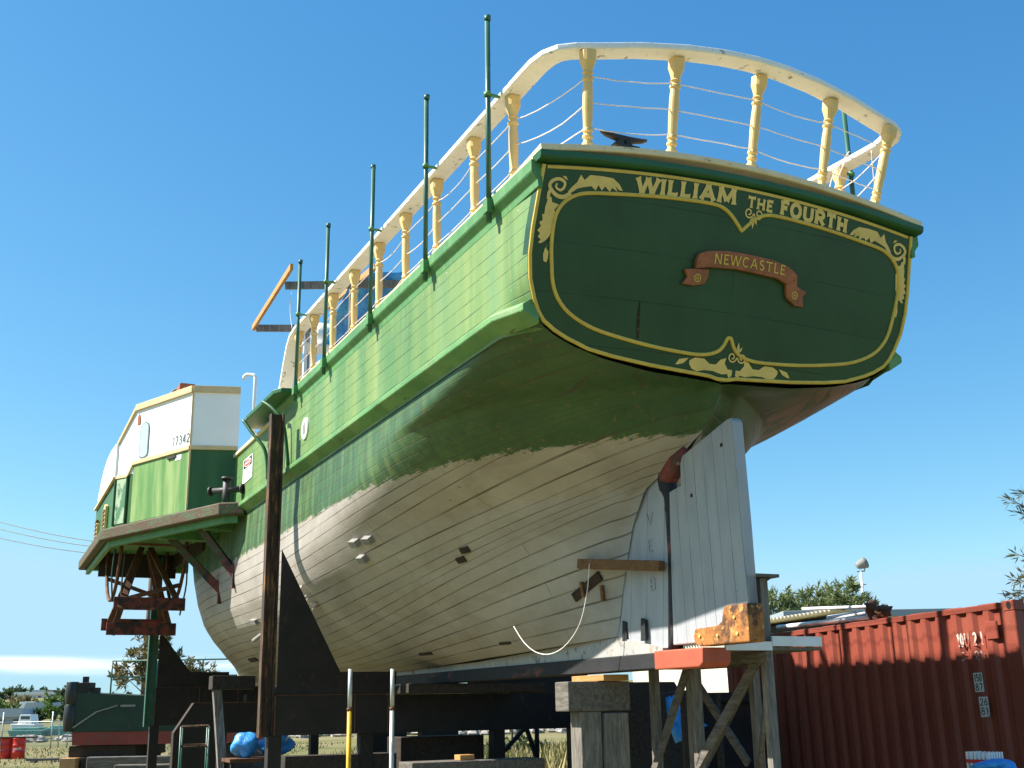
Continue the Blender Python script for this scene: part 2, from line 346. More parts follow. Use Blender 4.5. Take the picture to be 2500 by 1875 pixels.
# ---- hull form: waterlines b(a, z)
def ip(x, xs, ys):
    if x <= xs[0]: return ys[0]
    for i in range(1, len(xs)):
        if x <= xs[i]:
            f = (x - xs[i - 1]) / (xs[i] - xs[i - 1]); return ys[i - 1] + f * (ys[i] - ys[i - 1])
    return ys[-1]
ZE = [2.42, 2.56, 2.65, 3.0, 3.3, 3.65, 3.98, 4.18, 4.4, 4.6, 4.77, 4.80, 4.86, 4.93, 5.0, 5.10]
AE = [2.60, 2.42, 2.36, 2.26, 2.15, 2.0, 1.75, 1.3, .86, .62, .50, .49, .47, .45, .43, .42]
BE = [.13, .13, .13, .13, .13, .13, .12, .04, .0, .0, .0, .80, 1.28, 1.58, 1.80, 1.93]
ZM = [2.42, 2.46, 2.55, 2.75, 3.0, 3.3, 3.6, 4.0, 4.5, 5.10]
BM = [.13, .34, .70, 1.17, 1.56, 1.84, 2.0, 2.09, 2.12, 2.10]
def hull_b(a, z):
    bm = ip(z, ZM, BM)
    if a <= 11:
        ae = ip(z, ZE, AE); be = ip(z, ZE, BE)
        L = ip(z, [2.42, 3.0, 3.5, 4.0, 4.4, 4.77, 5.1], [8.5, 8.2, 7.4, 6.4, 5.7, 4.0, .9])
        n = ip(z, [2.42, 3.0, 3.5, 4.0, 4.4, 4.77, 5.1], [1.25, 1.6, 2.1, 2.7, 3.3, 3.0, 2.4])
        s = min(1, max(0, (a - ae) / L)); return be + (bm - be) * (1 - (1 - s) ** n)
    st = 20.3 + .35 * (z - 2.42); L = ip(z, [2.42, 3.5, 5.1], [9, 7.2, 6]); s = min(1, max(0, (st - a) / L))
    return .12 + (bm - .12) * (1 - (1 - s) ** 2.1)
# end curve of the planks (rabbet, counter, transom edge) and midship girth
EC = [(2.42, 2.56), (2.36, 2.65), (2.26, 3.0), (2.15, 3.3), (2.0, 3.65), (1.75, 3.98), (1.3, 4.18), (.86, 4.4), (.62, 4.6), (.50, 4.77), (.49, 4.80), (.47, 4.86), (.45, 4.93), (.43, 5.0), (.42, 5.10)]
EB = [.13, .13, .13, .13, .13, .12, .04, .0, .0, .0, .80, 1.28, 1.58, 1.78, 1.94]
def cum(P):
    s = [0]
    for p, q in zip(P, P[1:]): s.append(s[-1] + (Vector(q) - Vector(p)).length)
    return [x / s[-1] for x in s]
sE = cum([(a, b, z) for (a, z), b in zip(EC, EB)]); sM = cum(list(zip(BM, ZM)))
def hull_half(sg):
    mb = MB(); NR = 66; NPL = 23.0; TA = [(i / 70) for i in range(71)]; vs = []; uvp = []
    for r in range(NR + 1):
        ze = r / NR
        ea = ip(ze, sE, [p[0] for p in EC]); ez = ip(ze, sE, [p[1] for p in EC]); eb = ip(ze, sE, EB); mz = ip(ze, sM, ZM)
        for t in TA:
            tt = 1 - (1 - t) ** 1.5                                         # denser near the stern
            a = 11 + (ea - 11) * tt; z = mz + (ez - mz) * (tt ** 2.0)
            b = hull_b(a, z)
            w = max(0, (tt - .97) / .03); b = b * (1 - w) + eb * w
            vs.append((a, sg * b, z)); uvp.append((a, ze * NPL))
        for i in range(1, 41):
            t = i / 40; st = 20.3 + .35 * (mz - 2.42); a = 11 + (st - 11) * t
            vs.append((a, sg * hull_b(a + 1e-6, mz), mz)); uvp.append((a, ze * NPL))
    W = 71 + 40; fs = []; uvs = []
    order = list(range(70, -1, -1)) + list(range(71, W))
    for r in range(NR):
        for k in range(W - 1):
            i0, i1 = order[k], order[k + 1]
            q = (r * W + i0, r * W + i1, (r + 1) * W + i1, (r + 1) * W + i0); q = q if sg < 0 else q[::-1]; fs.append(q); uvs.append([uvp[j] for j in q])
    return mb.add(vs, fs, uvs, True)
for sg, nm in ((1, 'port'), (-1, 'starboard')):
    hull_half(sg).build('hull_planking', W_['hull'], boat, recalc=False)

# ---- topsides, rub rails, gunwales
def rake(z): return .316 * (6.44 - z)
def top_b(a):
    if a <= 12: return 2.1
    s = min(1, max(0, (21.4 - a) / 6.5)); return .12 + 1.98 * (1 - (1 - s) ** 2.1)
def out_b(z): return ip(z, [5.0, 5.10, 5.18, 5.29, 5.45, 5.65, 5.87, 6.15, 6.4], [1.80, 1.92, 1.98, 2.03, 2.09, 2.12, 2.12, 2.10, 2.08])
def stern_in(a, z):
    k = min(1, max(0, (a - rake(z)) / .45)); return (2.112 - out_b(z)) * (1 - k * k * (3 - 2 * k))
for sg in (1, -1):
    mb = MB(); vs = []; uvp = []; fs = []; uvs = []
    AA = [0, .006, .012, .02, .03, .04] + [.055 + .945 * i / 24 for i in range(25)]; n = 14
    for r in range(n + 1):
        z = 5.06 + (6.43 - 5.06) * r / n
        for t in AA:
            a0 = rake(z); a = a0 + (21.3 - a0) * t; zz = z if a < 9.45 else 5.06 + (6.22 - 5.06) * r / n
            vs.append((a, sg * (top_b(a) + .012 - stern_in(a, zz)), zz)); uvp.append((a, r / n * 9.5))
    for r in range(n):
        for k in range(30):
            q = (r * 31 + k, r * 31 + k + 1, (r + 1) * 31 + k + 1, (r + 1) * 31 + k); q = q if sg < 0 else q[::-1]; fs.append(q); uvs.append([uvp[j] for j in q])
    mb.add(vs, fs, uvs, True).build('topside_planking', W_['topside'], boat, recalc=False)
    # rub rail
    path = [(a, sg * (top_b(a) + .012 - stern_in(a, 5.2)), 0) for a in [.37, .45, .6, .8] + [1.1 + i * .5 for i in range(20)] + [11.2, 13, 15, 17, 19, 20.5]]
    prof = [(.03, 5.075), (-.115, 5.165), (-.13, 5.18), (-.13, 5.235), (-.06, 5.285), (.03, 5.30)]
    if sg < 0: prof = [(-x, y) for x, y in prof]
    MB().sweep(path, prof).build('rub_rail', W_['wale'], boat, bevel=.008)
    # gunwale fascia and covering board
    path = [(a, sg * 2.1, 0) for a in [.02 + i * .94 for i in range(11)]]
    prof = [(.03, 6.18), (-.015, 6.185), (-.02, 6.25), (-.07, 6.31), (-.078, 6.325), (-.078, 6.43), (.03, 6.43)]
    pr2 = [(.42, 6.432), (-.04, 6.432), (-.045, 6.485), (.42, 6.49)]
    if sg < 0: prof = [(-x, y) for x, y in prof]; pr2 = [(-x, y) for x, y in pr2]
    MB().sweep(path, prof).build('gunwale', W_['green'], boat, bevel=.006)
    MB().sweep(path, pr2).build('covering_board', W_['cream_board'], boat, bevel=.006)
    path = [(a, sg * top_b(a), 0) for a in (9.46, 10.5, 11.5, 12.1, 14, 16, 18, 20)]
    pr3 = [(.14, 6.222), (-.05, 6.222), (-.05, 6.28), (.14, 6.285)]
    if sg < 0: pr3 = [(-x, y) for x, y in pr3]
    MB().sweep(path, pr3).build('bulwark_cap', W_['cream_board'], boat, bevel=.005)
mb = MB(); P = [(.16, -2.08), (.16, 2.08), (9.5, 2.08), (9.5, -2.08)]
mb.prism(P, lambda x, y, d: (x, y, d), 6.30, 6.40); mb.prism([(9.5, -2.05), (9.5, 2.05), (13, 2.05), (17, 1.7), (20.8, .2), (20.8, -.2), (17, -1.7), (13, -2.05)], lambda x, y, d: (x, y, d), 6.0, 6.1)
mb.build('deck', W_['timber_grey'], boat)

mb = MB(); mb.bb(9.7, 12.0, -1.95, -.3, 6.1, 7.95); cab = mb.build('unseen_shade_cabin', W_['box_white'], boat, bevel=.02)  # cabin out of view, added to cast shade on the container's far part
mb = MB(); mb.bb(9.55, 12.15, -2.05, -.2, 7.952, 8.04); mb.build('shade_cabin_roof', W_['trim'], cab, bevel=.01)
for a in (10.2, 11.2): mb = MB(); mb.bb(a - .3, a + .3, -1.965, -1.94, 7.0, 7.6); mb.build('shade_cabin_window', W_['glass'], cab)
# ---- transom: raked flat panel with painted ornament
def T(b, z, off=0.0): return (rake(z) - (off + .012) * .9535, b, z - (off + .012) * .3013)
def arch(b): return .145 * max(0, 1 - (b / 2.1) ** 2)
half = [(2.08, 6.395), (2.10, 6.15), (2.12, 5.87), (2.12, 5.65), (2.09, 5.45), (2.03, 5.29), (1.98, 5.18), (1.92, 5.11), (1.80, 5.04), (1.68, 4.99), (1.45, 4.92), (1.20, 4.885), (.8, 4.85), (.4, 4.83), (.15, 4.818), (.06, 4.80)]
top = [(b / 10, 6.395 + arch(b / 10)) for b in range(-20, 21)]
outline = [(b, z) for b, z in half] + [(0, 4.785)] + [(-b, z) for b, z in reversed(half)] + top[0:]
mb = MB(); mb.prism(outline, lambda x, y, d: T(x, y, d), 0.0, -.11); transom = mb.build('transom', W_['transom'], boat)
def ribbon(mb, pts, w, off, closed=False, fn=None):
    """flat painted line of width w along 2-D points"""
    fn = fn or T
    n = len(pts); L = []; R = []
    ws = w if isinstance(w, list) else [w] * n
    for i in range(n):
        p = pts[i]; q0 = pts[i - 1] if (i > 0 or closed) else pts[i]; q1 = pts[(i + 1) % n] if (i < n - 1 or closed) else pts[i]
        d0 = Vector((p[0] - q0[0], p[1] - q0[1])); d1 = Vector((q1[0] - p[0], q1[1] - p[1]))
        if d0.length < 1e-6: d0 = d1
        if d1.length < 1e-6: d1 = d0
        d0.normalize(); d1.normalize(); t = (d0 + d1)
        if t.length < .05: t = d1
        t.normalize(); k = 1 / max(.45, abs(t.dot(d1))); nn = Vector((-t.y, t.x)) * ws[i] / 2 * k
        L.append((p[0] + nn.x, p[1] + nn.y)); R.append((p[0] - nn.x, p[1] - nn.y))
    m = n if closed else n - 1; vs = [fn(*p, off) for p in L] + [fn(*p, off) for p in R]
    mb.add(vs, [(i, (i + 1) % n, n + (i + 1) % n, n + i) for i in range(m)])
def moulding(mb, pts, w, h, closed=False):
    """half-round strip standing proud of the transom"""
    n = len(pts); rows = []
    for i in range(n):
        q0 = pts[i - 1] if (i > 0 or closed) else pts[i]; q1 = pts[(i + 1) % n] if (i < n - 1 or closed) else pts[i]
        t = Vector((q1[0] - q0[0], q1[1] - q0[1])); t.normalize(); nn = Vector((-t.y, t.x))
        rows.append([T(pts[i][0] + nn.x * w / 2 * c, pts[i][1] + nn.y * w / 2 * c, h * o) for c, o in ((-1, .05), (-.8, .75), (0, 1), (.8, .75), (1, .05))])
    vs = [p for r in rows for p in r]; m = n if closed else n - 1
    mb.add(vs, [(i * 5 + k, i * 5 + k + 1, ((i + 1) % n) * 5 + k + 1, ((i + 1) % n) * 5 + k) for i in range(m) for k in range(4)])
def smooth(pts, k=4):
    out = []
    for i in range(len(pts) - 1):
        p0 = pts[max(i - 1, 0)]; p1 = pts[i]; p2 = pts[i + 1]; p3 = pts[min(i + 2, len(pts) - 1)]
        for j in range(k):
            t = j / k
            out.append(tuple(.5 * ((2 * p1[c]) + (-p0[c] + p2[c]) * t + (2 * p0[c] - 5 * p1[c] + 4 * p2[c] - p3[c]) * t * t + (-p0[c] + 3 * p1[c] - 3 * p2[c] + p3[c]) * t ** 3) for c in range(len(p1))))
    return out + [pts[-1]]
# edge line round the whole transom
ed = [(b * .992, z) for b, z in half] + [(0, 4.80)] + [(-b * .992, z) for b, z in reversed(half)]
mb = MB(); moulding(mb, [(b, z + .016 * (1 if z < 5.2 else 0)) for b, z in ed], .036, .018)
ribbon(mb, [(b * .985, 6.375 + arch(b)) for b in [2.06 - i * .103 for i in range(41)]], .026, .005)
mb.build('edge_line', W_['gold'], transom, recalc=False)
inn = [(0, 6.15), (.05, 6.20), (.13, 6.27), (.21, 6.315), (.31, 6.338), (.5, 6.338), (.86, 6.318), (1.26, 6.278), (1.60, 6.235), (1.74, 6.20), (1.85, 6.13), (1.915, 6.04), (1.94, 5.93), (1.94, 5.76), (1.915, 5.58), (1.885, 5.44), (1.82, 5.32), (1.70, 5.215), (1.5, 5.13), (1.26, 5.08), (.84, 5.03), (.42, 5.008), (.24, 5.018), (.12, 5.055), (.06, 5.11), (.02, 5.185), (0, 5.19)]
inn = smooth(inn, 3)
loop = [(b - .03, z) for b, z in inn[:-1]] + [(-b - .03, z) for b, z in reversed(inn[1:])]
mb = MB(); moulding(mb, loop, .034, .020, True); mb.build('inner_line', W_['gold'], transom, recalc=False)
leafA = [[180,626],[176,630],[173,637],[169,633],[164,638],[152,639],[141,639],[134,635],[130,630],[134,630],[138,633],[135,628],[141,631],[143,627],[148,631],[151,627],[155,631],[157,626],[162,629],[169,627],[175,625],[181,620],[184,621]]
leafB = [[199,614],[198,610],[191,609],[195,604],[193,601],[194,595],[195,587],[197,582],[200,578],[204,575],[207,575],[205,578],[208,580],[206,583],[209,585],[206,589],[208,592],[205,594],[206,599],[204,599],[204,605],[203,609],[202,614]]
flame = [[197,576],[199,572],[196,569],[196,564],[197,560],[200,561],[201,566],[200,571]]
spiral = [[181,620],[187,616],[194,616],[200,620],[202,624],[199,628],[193,630],[188,628],[188,624],[191,621],[195,622],[196,624],[195,626]]
bud = [[191,633],[187,633],[185,630],[188,631]]
botleaf = [[36,495],[30,498],[20,498],[14,494],[7,494],[2,499],[-4,501],[-3,496],[-7,491],[-12,491],[-12,486],[-9,483],[-7,487],[-1,486],[9,488],[19,488],[27,486],[33,488],[36,492]]
botflame = [[51,490],[47,495],[37,497],[42,492],[48,490]]
def cm(P, sg=1, sh=0): return [((x / 100 - .02) * sg + sh, z / 100) for x, z in P]
for sg in (1, -1):
    mb = MB(); sh = -.01
    for k, q in enumerate((leafA, leafB, flame, bud)): mb.sheet(cm(q, sg, sh), T, .005 + k * .0004)
    ribbon(mb, smooth(cm(spiral, sg, sh), 4), [.016 + .022 * (1 - i / 48) for i in range(49)], .0068)
    ribbon(mb, smooth(cm([[200,621],[202,617],[202,612]], sg, sh), 3), .03, .0072)
    if sg < 0: mb.sheet([(-.135 - x * .07 - .02, 6.265 + y * .07) for x, y in ((1.4, 0), (2.0, -.35), (2.6, .1), (2.2, 0.5), (1.9, .2))][:0] or cm([[-135,634],[-140,630],[-146,629],[-143,633],[-140,634]], 1, 0), T, .0076)
    mb.build('corner_scroll', W_['gold_letter'], transom, recalc=False)
for sg in (1, -1):
    mb = MB(); mb.sheet([((x / 100 + .14) * sg - .12, z / 100) for x, z in botleaf], T, .005); mb.sheet([((x / 100 + .14) * sg - .12, z / 100) for x, z in botflame], T, .0054)
    mb.build('bottom_scroll', W_['gold_letter'], transom, recalc=False)
def curl(cx, cz, r, sg, turns=1.4, n=22, st=0):
    return [(cx + sg * r * (1 - .75 * i / n) * cos(st + turns * 2 * pi * i / n), cz + r * (1 - .75 * i / n) * sin(st + turns * 2 * pi * i / n)) for i in range(n + 1)]
for (cx, cz, r, nm) in ((-.14, 5.025, .05, 1), (-.145, 6.325, .052, 0)):
    mb = MB()
    for sg in (1, -1): ribbon(mb, curl(cx + sg * .055, cz, r, sg, 1.3, 22, pi), .014, .006 if sg > 0 else .0064)
    d = 1 if nm else -1; y0 = cz + d * .03
    for k, (dx, ln) in enumerate(((0, .11), (.045, .07), (-.045, .07))):
        mb.sheet([(cx, y0), (cx + dx * .5 + .016, y0 + d * ln * .5), (cx + dx, y0 + d * ln), (cx + dx * .5 - .016, y0 + d * ln * .5)], T, .0068 + k * .0004)
    mb.build('centre_ornament', W_['gold_letter'], transom, recalc=False)

# ---- lettering from flared strokes
G = {
 'W': (1.25, [[(.0, 1), (.32, 0)], [(.32, 0), (.62, 1)], [(.62, 1), (.92, 0)], [(.92, 0), (1.25, 1)]]),
 'I': (.26, [[(.13, 0), (.13, 1)]]),
 'L': (.62, [[(.13, 0), (.13, 1)], [(.13, .06), (.62, .06)]]),
 'A': (.95, [[(.08, 0), (.48, 1)], [(.48, 1), (.88, 0)], [(.24, .34), (.72, .34)]]),
 'M': (1.2, [[(.12, 0), (.18, 1)], [(.18, 1), (.60, .15)], [(.60, .15), (1.02, 1)], [(1.02, 1), (1.08, 0)]]),
 'T': (.8, [[(.40, 0), (.40, 1)], [(0, .93), (.8, .93)]]),
 'H': (.9, [[(.15, 0), (.15, 1)], [(.75, 0), (.75, 1)], [(.15, .5), (.75, .5)]]),
 'E': (.66, [[(.13, 0), (.13, 1)], [(.13, .06), (.64, .06)], [(.13, .52), (.54, .52)], [(.13, .94), (.64, .94)]]),
 'F': (.66, [[(.13, 0), (.13, 1)], [(.13, .52), (.54, .52)], [(.13, .94), (.66, .94)]]),
 'O': (.95, ['O']), 'U': (.9, ['U']), 'R': (.85, [[(.13, 0), (.13, 1)], 'R', [(.40, .46), (.80, 0)]]),
 'N': (.9, [[(.12, 0), (.12, 1)], [(.12, 1), (.78, 0)], [(.78, 0), (.78, 1)]]),
 'C': (.85, ['C']), 'S': (.68, ['S']), 'V': (.9, [[(.05, 1), (.45, 0)], [(.45, 0), (.85, 1)]]),
 'B': (.75, [[(.13, 0), (.13, 1)], 'R', 'b']),
 '0': (.62, ['0']), '1': (.36, [[(.22, 0), (.22, 1)], [(.22, 1), (.06, .8)]]), '2': (.62, ['2']), '3': (.62, ['3']), '4': (.68, [[(.5, 0), (.5, 1)], [(.5, 1), (.02, .3)], [(.02, .3), (.66, .3)]]),
 '7': (.6, [[(.02, .95), (.58, .95)], [(.58, .95), (.2, 0)]]), '6': (.62, ['6']), '8': (.62, ['8', '8b']), '5': (.62, ['5']), 'D': (.85, [[(.13, 0), (.13, 1)], 'D']), 'G': (.85, ['C', [(.8, .1), (.8, .45)], [(.55, .45), (.8, .45)]]),
 ' ': (.4, [])}
def el(cx, cy, rx, ry, a0, a1, n=18): return [(cx + rx * cos(radians(a0 + (a1 - a0) * i / n)), cy + ry * sin(radians(a0 + (a1 - a0) * i / n))) for i in range(n + 1)]
CUR = {'O': el(.475, .5, .38, .45, 0, 360, 26), 'U': [(.13, 1), (.13, .4)] + el(.45, .38, .32, .33, 180, 360, 12) + [(.77, .4), (.77, 1)],
 'R': [(.13, .94)] + el(.42, .70, .30, .24, 90, -90, 12) + [(.13, .46)], 'b': [(.13, .50)] + el(.42, .27, .33, .23, 90, -90, 12) + [(.13, .04)],
 'C': el(.475, .5, .38, .45, 45, 315, 22), 'S': el(.34, .74, .24, .21, 40, 270, 12) + el(.34, .27, .26, .23, 90, -140, 12), '0': el(.31, .5, .25, .45, 0, 360, 22),
 '2': el(.31, .70, .25, .25, 160, -30, 10) + [(.06, .05), (.6, .05)], '3': el(.28, .73, .25, .22, 140, -80, 10) + el(.28, .28, .28, .24, 80, -140, 10),
 '6': [(.5, .95), (.16, .55)] + el(.31, .28, .25, .25, 160, -200, 18), '5': [(.55, .95), (.12, .95), (.1, .55)] + el(.29, .32, .28, .27, 110, -140, 12), '8': el(.31, .74, .21, .21, 0, 360, 16), '8b': el(.31, .28, .26, .25, 0, 360, 18), 'D': [(.13, .95), (.35, .95)] + el(.35, .5, .42, .45, 90, -90, 14) + [(.13, .05)]}
def text(mb, s, x0, fn, height, sx, w, off, flare=1.5, gap=.16, width=None):
    """fn(x, y, off): x along the line in metres, y up"""
    tot = sum(G[c][0] + gap for c in s) - gap
    if width: sx = width / tot
    x = x0; k = 0
    for c in s:
        gw, st = G[c]
        for q in st:
            f = lambda px, py, o: fn(x + px * sx, py * height, o)
            pts = CUR[q] if isinstance(q, str) else q
            oo = off + (k % 12) * .0003; k += 1
            wx = w / height
            if isinstance(q, str):
                P2 = [(px * sx / height, py) for px, py in pts]
                ribbon(mb, P2, wx, oo, False, lambda px, py, o: fn(x + px * height, py * height, o))
            else:
                (ax, ay), (bx, by) = pts; ax *= sx / height; bx *= sx / height
                P2 = [(ax, ay), (ax * .78 + bx * .22, ay * .78 + by * .22), (ax * .22 + bx * .78, ay * .22 + by * .78), (bx, by)]
                ribbon(mb, P2, [wx * flare, wx, wx, wx * flare], oo, False, lambda px, py, o: fn(x + px * height, py * height, o))
        x += (gw + gap) * sx
def arcline(b): return 6.41 - .058 * ((b + .05) / 1.15) ** 2        # baseline height on the transom
for s, b0, wd, h, st in (('WILLIAM', 1.15, 1.06, .135, .042), ('THE', -.045, .285, .098, .025), ('FOURTH', -.425, .80, .128, .039)):
    mb = MB()
    text(mb, s, 0, lambda x, y, o, b0=b0, h=h: T(b0 - x - .02, arcline(b0 - x) - .04 + y * 1.0, o), h, 1, st, .005, 1.45, .17, wd)
    mb.build('name_lettering', W_['gold_letter'], transom, recalc=False)

# carved scroll board
bt = [(.45,5.83),(.42,5.89),(.34,5.92),(.12,5.95),(-.13,5.95),(-.39,5.94),(-.58,5.90),(-.66,5.86),(-.70,5.82)]
bb_ = [(-.58,5.74),(-.47,5.78),(-.23,5.79),(.02,5.80),(.29,5.78),(.45,5.75)]
mb = MB(); mb.prism(bt + bb_, T, .004, .055); ban = mb.build('scroll_board', W_['banner'], transom, bevel=.008)
mb = MB(); mb.prism([(.45,5.75),(.30,5.76),(.30,5.69),(.33,5.63),(.44,5.60),(.57,5.60),(.52,5.67),(.56,5.73)], T, .004, .04); mb.build('scroll_tail', W_['banner'], ban, bevel=.006)
mb = MB(); mb.prism([(-.58,5.74),(-.70,5.82),(-.71,5.74),(-.83,5.70),(-.79,5.65),(-.81,5.56),(-.71,5.56),(-.61,5.62),(-.59,5.68)], T, .004, .04); mb.build('scroll_tail', W_['banner'], ban, bevel=.006)
mb = MB(); text(mb, 'NEWCASTLE', 0, lambda x, y, o: T(.265 - x, 5.818 + .012 * (1 - ((.265 - x + .13) / .4) ** 2) + y, o), .088, 1, .012, .0575, 1.3, .2, .80)
mb.build('scroll_lettering', W_['gold'], ban, recalc=False)
for cx, cz in ((.415, 5.67), (-.69, 5.655)):
    mb = MB(); ribbon(mb, [(cx + .032 * cos(i * pi / 10), cz + .032 * sin(i * pi / 10)) for i in range(20)], .008, .042, True)
    for k in range(5): mb.sheet([(cx, cz), (cx + .012 * cos(k * 1.257 + .3), cz + .012 * sin(k * 1.257 + .3)), (cx + .026 * cos(k * 1.257 + .63), cz + .026 * sin(k * 1.257 + .63)), (cx + .012 * cos(k * 1.257 + .95), cz + .012 * sin(k * 1.257 + .95))], T, .0424 + k * .0003)
    mb.build('rosette', W_['gold'], ban, recalc=False)
mb = MB(); ribbon(mb, [(.97, 5.40), (.965, 5.24), (.95, 5.08)], [.008, .03, .02], .005); mb.build('crack', W_['dark_hole'], transom, recalc=False)

# ---- stern moulding and cream capping board
def stern_sweep(prof, y0, name, mat, e=2.14):
    path = [(.0, e - i * e / 14, y0 + arch(e - i * e / 14) * (1.5 if name == 'stern_capping' else 1.0)) for i in range(29)]
    return MB().sweep(path, prof, up=[(0, 0, 1)] * 29).build(name, mat, boat, bevel=.006)
stern_sweep([(-.06, .0), (.075, -.0), (.10, .02), (.105, .075), (-.06, .075)], 6.40, 'stern_moulding', W_['green_plain'])
stern_sweep([(-.45, .055), (.09, .075), (.10, .085), (.10, .135), (-.45, .10)], 6.395, 'stern_capping', W_['cream_board'], 2.12)

# ---- handrail
def railz(b): return 7.50 + .21 * max(0, 1 - (b / 1.8) ** 2)
half_r = [(9.42, 1.97, 6.50), (9.30, 1.97, 6.75), (9.08, 1.97, 7.12), (8.92, 1.97, 7.35), (8.75, 1.97, 7.47), (8.5, 1.97, 7.51)] + [(a, 1.97, 7.51) for a in (7.5, 6.5, 5.5, 4.5, 3.5, 2.5, 1.6, .95)] + \
    [(.5, 1.97, 7.51), (.25, 1.965, 7.512), (.10, 1.935, 7.515), (.0, 1.87, 7.52), (-.06, 1.76, 7.53), (-.10, 1.55, 7.558), (-.17, 1.15, 7.622), (-.23, .7, 7.675), (-.262, .3, 7.703)]
path = half_r + [(-.275, -.05, 7.71)] + [(a, -b - .09 * min(1, max(0, (1.2 - a) / 1.0)), z) for a, b, z in reversed(half_r)]
ups = []
for i, p in enumerate(path):
    d = Vector(path[min(i + 1, len(path) - 1)]) - Vector(path[max(i - 1, 0)])
    ups.append((0, 0, 1) if abs(d.z) < .8 * hypot(d.x, d.y) else ((-1 if False else .0), 0, 1))
# side vector is always horizontal and across the path
mb = MB(); vs = []; fs = []
prof = [(-.095, -.032), (.095, -.032), (.103, -.02), (.103, .022), (.09, .032), (-.09, .032), (-.103, .022), (-.103, -.02)]
for i, p in enumerate(path):
    p = Vector(p); d = (Vector(path[min(i + 1, len(path) - 1)]) - Vector(path[max(i - 1, 0)])).normalized()
    h = Vector((d.x, d.y, 0)); h.normalize(); sd = Vector((h.y, -h.x, 0)); u = sd.cross(d).normalized()
    for x, y in prof: vs.append(p + sd * x + u * y)
m = len(prof)
for i in range(len(path) - 1):
    for k in range(m): fs.append((i * m + k, i * m + (k + 1) % m, (i + 1) * m + (k + 1) % m, (i + 1) * m + k))
fs.append(tuple(range(m))); fs.append(tuple((len(path) - 1) * m + k for k in range(m)))
mb.add(vs, fs); mb.build('handrail', W_['white_rail'], boat, bevel=.006)

# ---- turned balusters
BP = [(0, .056, 1), (.05, .056, 1), (.085, .052, .8), (.12, .037, .1), (.135, .035, 0), (.15, .048, 0), (.17, .049, 0), (.185, .036, 0), (.20, .036, 0), (.215, .050, 0), (.235, .046, 0), (.25, .040, 0), (.45, .047, 0), (.62, .046, 0), (.70, .041, 0),
      (.715, .052, 0), (.735, .053, 0), (.75, .036, 0), (.765, .036, 0), (.785, .052, 0), (.80, .040, 0), (.83, .046, .3), (.88, .055, 1), (.90, .062, 1), (1.0, .064, 1)]
side_a = [.84, 1.77, 2.81, 3.80, 4.77, 5.78, 6.75, 7.73, 8.58]
foot_top = []
for sg in (1, -1):
    for a in side_a: foot_top.append(((a, sg * 1.95, 6.488), (a - .03, sg * 1.965, 7.472)))
for b0, b1 in ((1.62, 1.68), (.75, .74), (-.14, -.20), (-.97, -1.05), (-1.62, -1.79)):
    foot_top.append(((.02, b0, 6.50 + arch(b0) * 1.5), (-.16, b1, railz(b1) - .038)))
for p0, p1 in foot_top:
    MB().lathe(BP, p0, p1).build('baluster', W_['cream'], boat)
# wires through the balusters
def lin(p, q, t): return tuple(p[i] + (q[i] - p[i]) * t for i in range(3))
seq = [ft for ft in reversed(foot_top[:9])] + foot_top[18:] + foot_top[9:18]
rnd = random.Random(3)
for k, t in enumerate((.26, .50, .76)):
    pts = []
    for i in range(len(seq) - 1):
        p = lin(*seq[i], t); q = lin(*seq[i + 1], t); sag = rnd.choice((.005, .012, .02, .05, .07)) * (1 if i < 9 else .5)
        for j in range(6):
            f = j / 6; r = lin(p, q, f); pts.append((r[0], r[1], r[2] - sag * 4 * f * (1 - f) + rnd.uniform(-.004, .004)))
    pts.append(lin(*seq[-1], t)); MB().tube(pts, .0055, 5).build('rail_wire', W_['wire'], boat)
# stanchion poles
for sg in (1, -1):
    for a in (.88, 2.52, 4.36, 6.30, 7.76):
        mb = MB(); mb.tube([(a, sg * 2.195, 6.18), (a + rnd.uniform(-.02, .02), sg * 2.185, 8.30)], .026, 10); mb.tube([(a, sg * 2.185, 8.29), (a, sg * 2.185, 8.34)], .032, 10)
        po = mb.build('stanchion_pole', W_['pole_green'], boat)
        mb = MB(); mb.tube([(a, sg * 2.195, 7.47), (a, sg * 2.195, 7.51)], .036, 10); mb.beam((a, sg * 2.19, 7.49), (a, sg * 2.06, 7.49), .03, .02); mb.build('pole_clamp', W_['green'], po); mb = MB(); mb.bb(a - .05, a + .05, sg * 2.178, sg * 2.235, 6.27, 6.40); mb.build('foot_bracket', W_['green'], po)
# cleats
def cleat(a, b, z, rz, sc, mat):
    mb = MB(); M = Matrix.Rotation(rz, 4, 'Z')
    f = lambda p: tuple(M @ Vector((p[0] * sc, p[1] * sc, p[2] * sc)) + Vector((a, b, z)))
    mb.tube([f((0, -.24, .135)), f((0, -.18, .115)), f((0, -.06, .10)), f((0, .06, .10)), f((0, .18, .115)), f((0, .24, .135))], [.014 * sc, .026 * sc, .036 * sc, .036 * sc, .026 * sc, .014 * sc], 10)
    mb.tube([f((0, -.045, 0)), f((0, -.04, .1))], .04 * sc, 10); mb.tube([f((0, .045, 0)), f((0, .04, .1))], .04 * sc, 10)
    mb.box(f((0, 0, .012)), (.12 * sc, .26 * sc, .024 * sc), M.to_3x3()); mb.build('mooring_cleat', mat, boat, bevel=.004)
cleat(.02, 1.24, 6.705, 0, 1.0, W_['black_iron']); cleat(.75, -1.55, 6.50, pi / 2 - .4, .9, W_['zinc']); cleat(1.95, 1.72, 6.50, pi / 2, .8, W_['black_iron'])
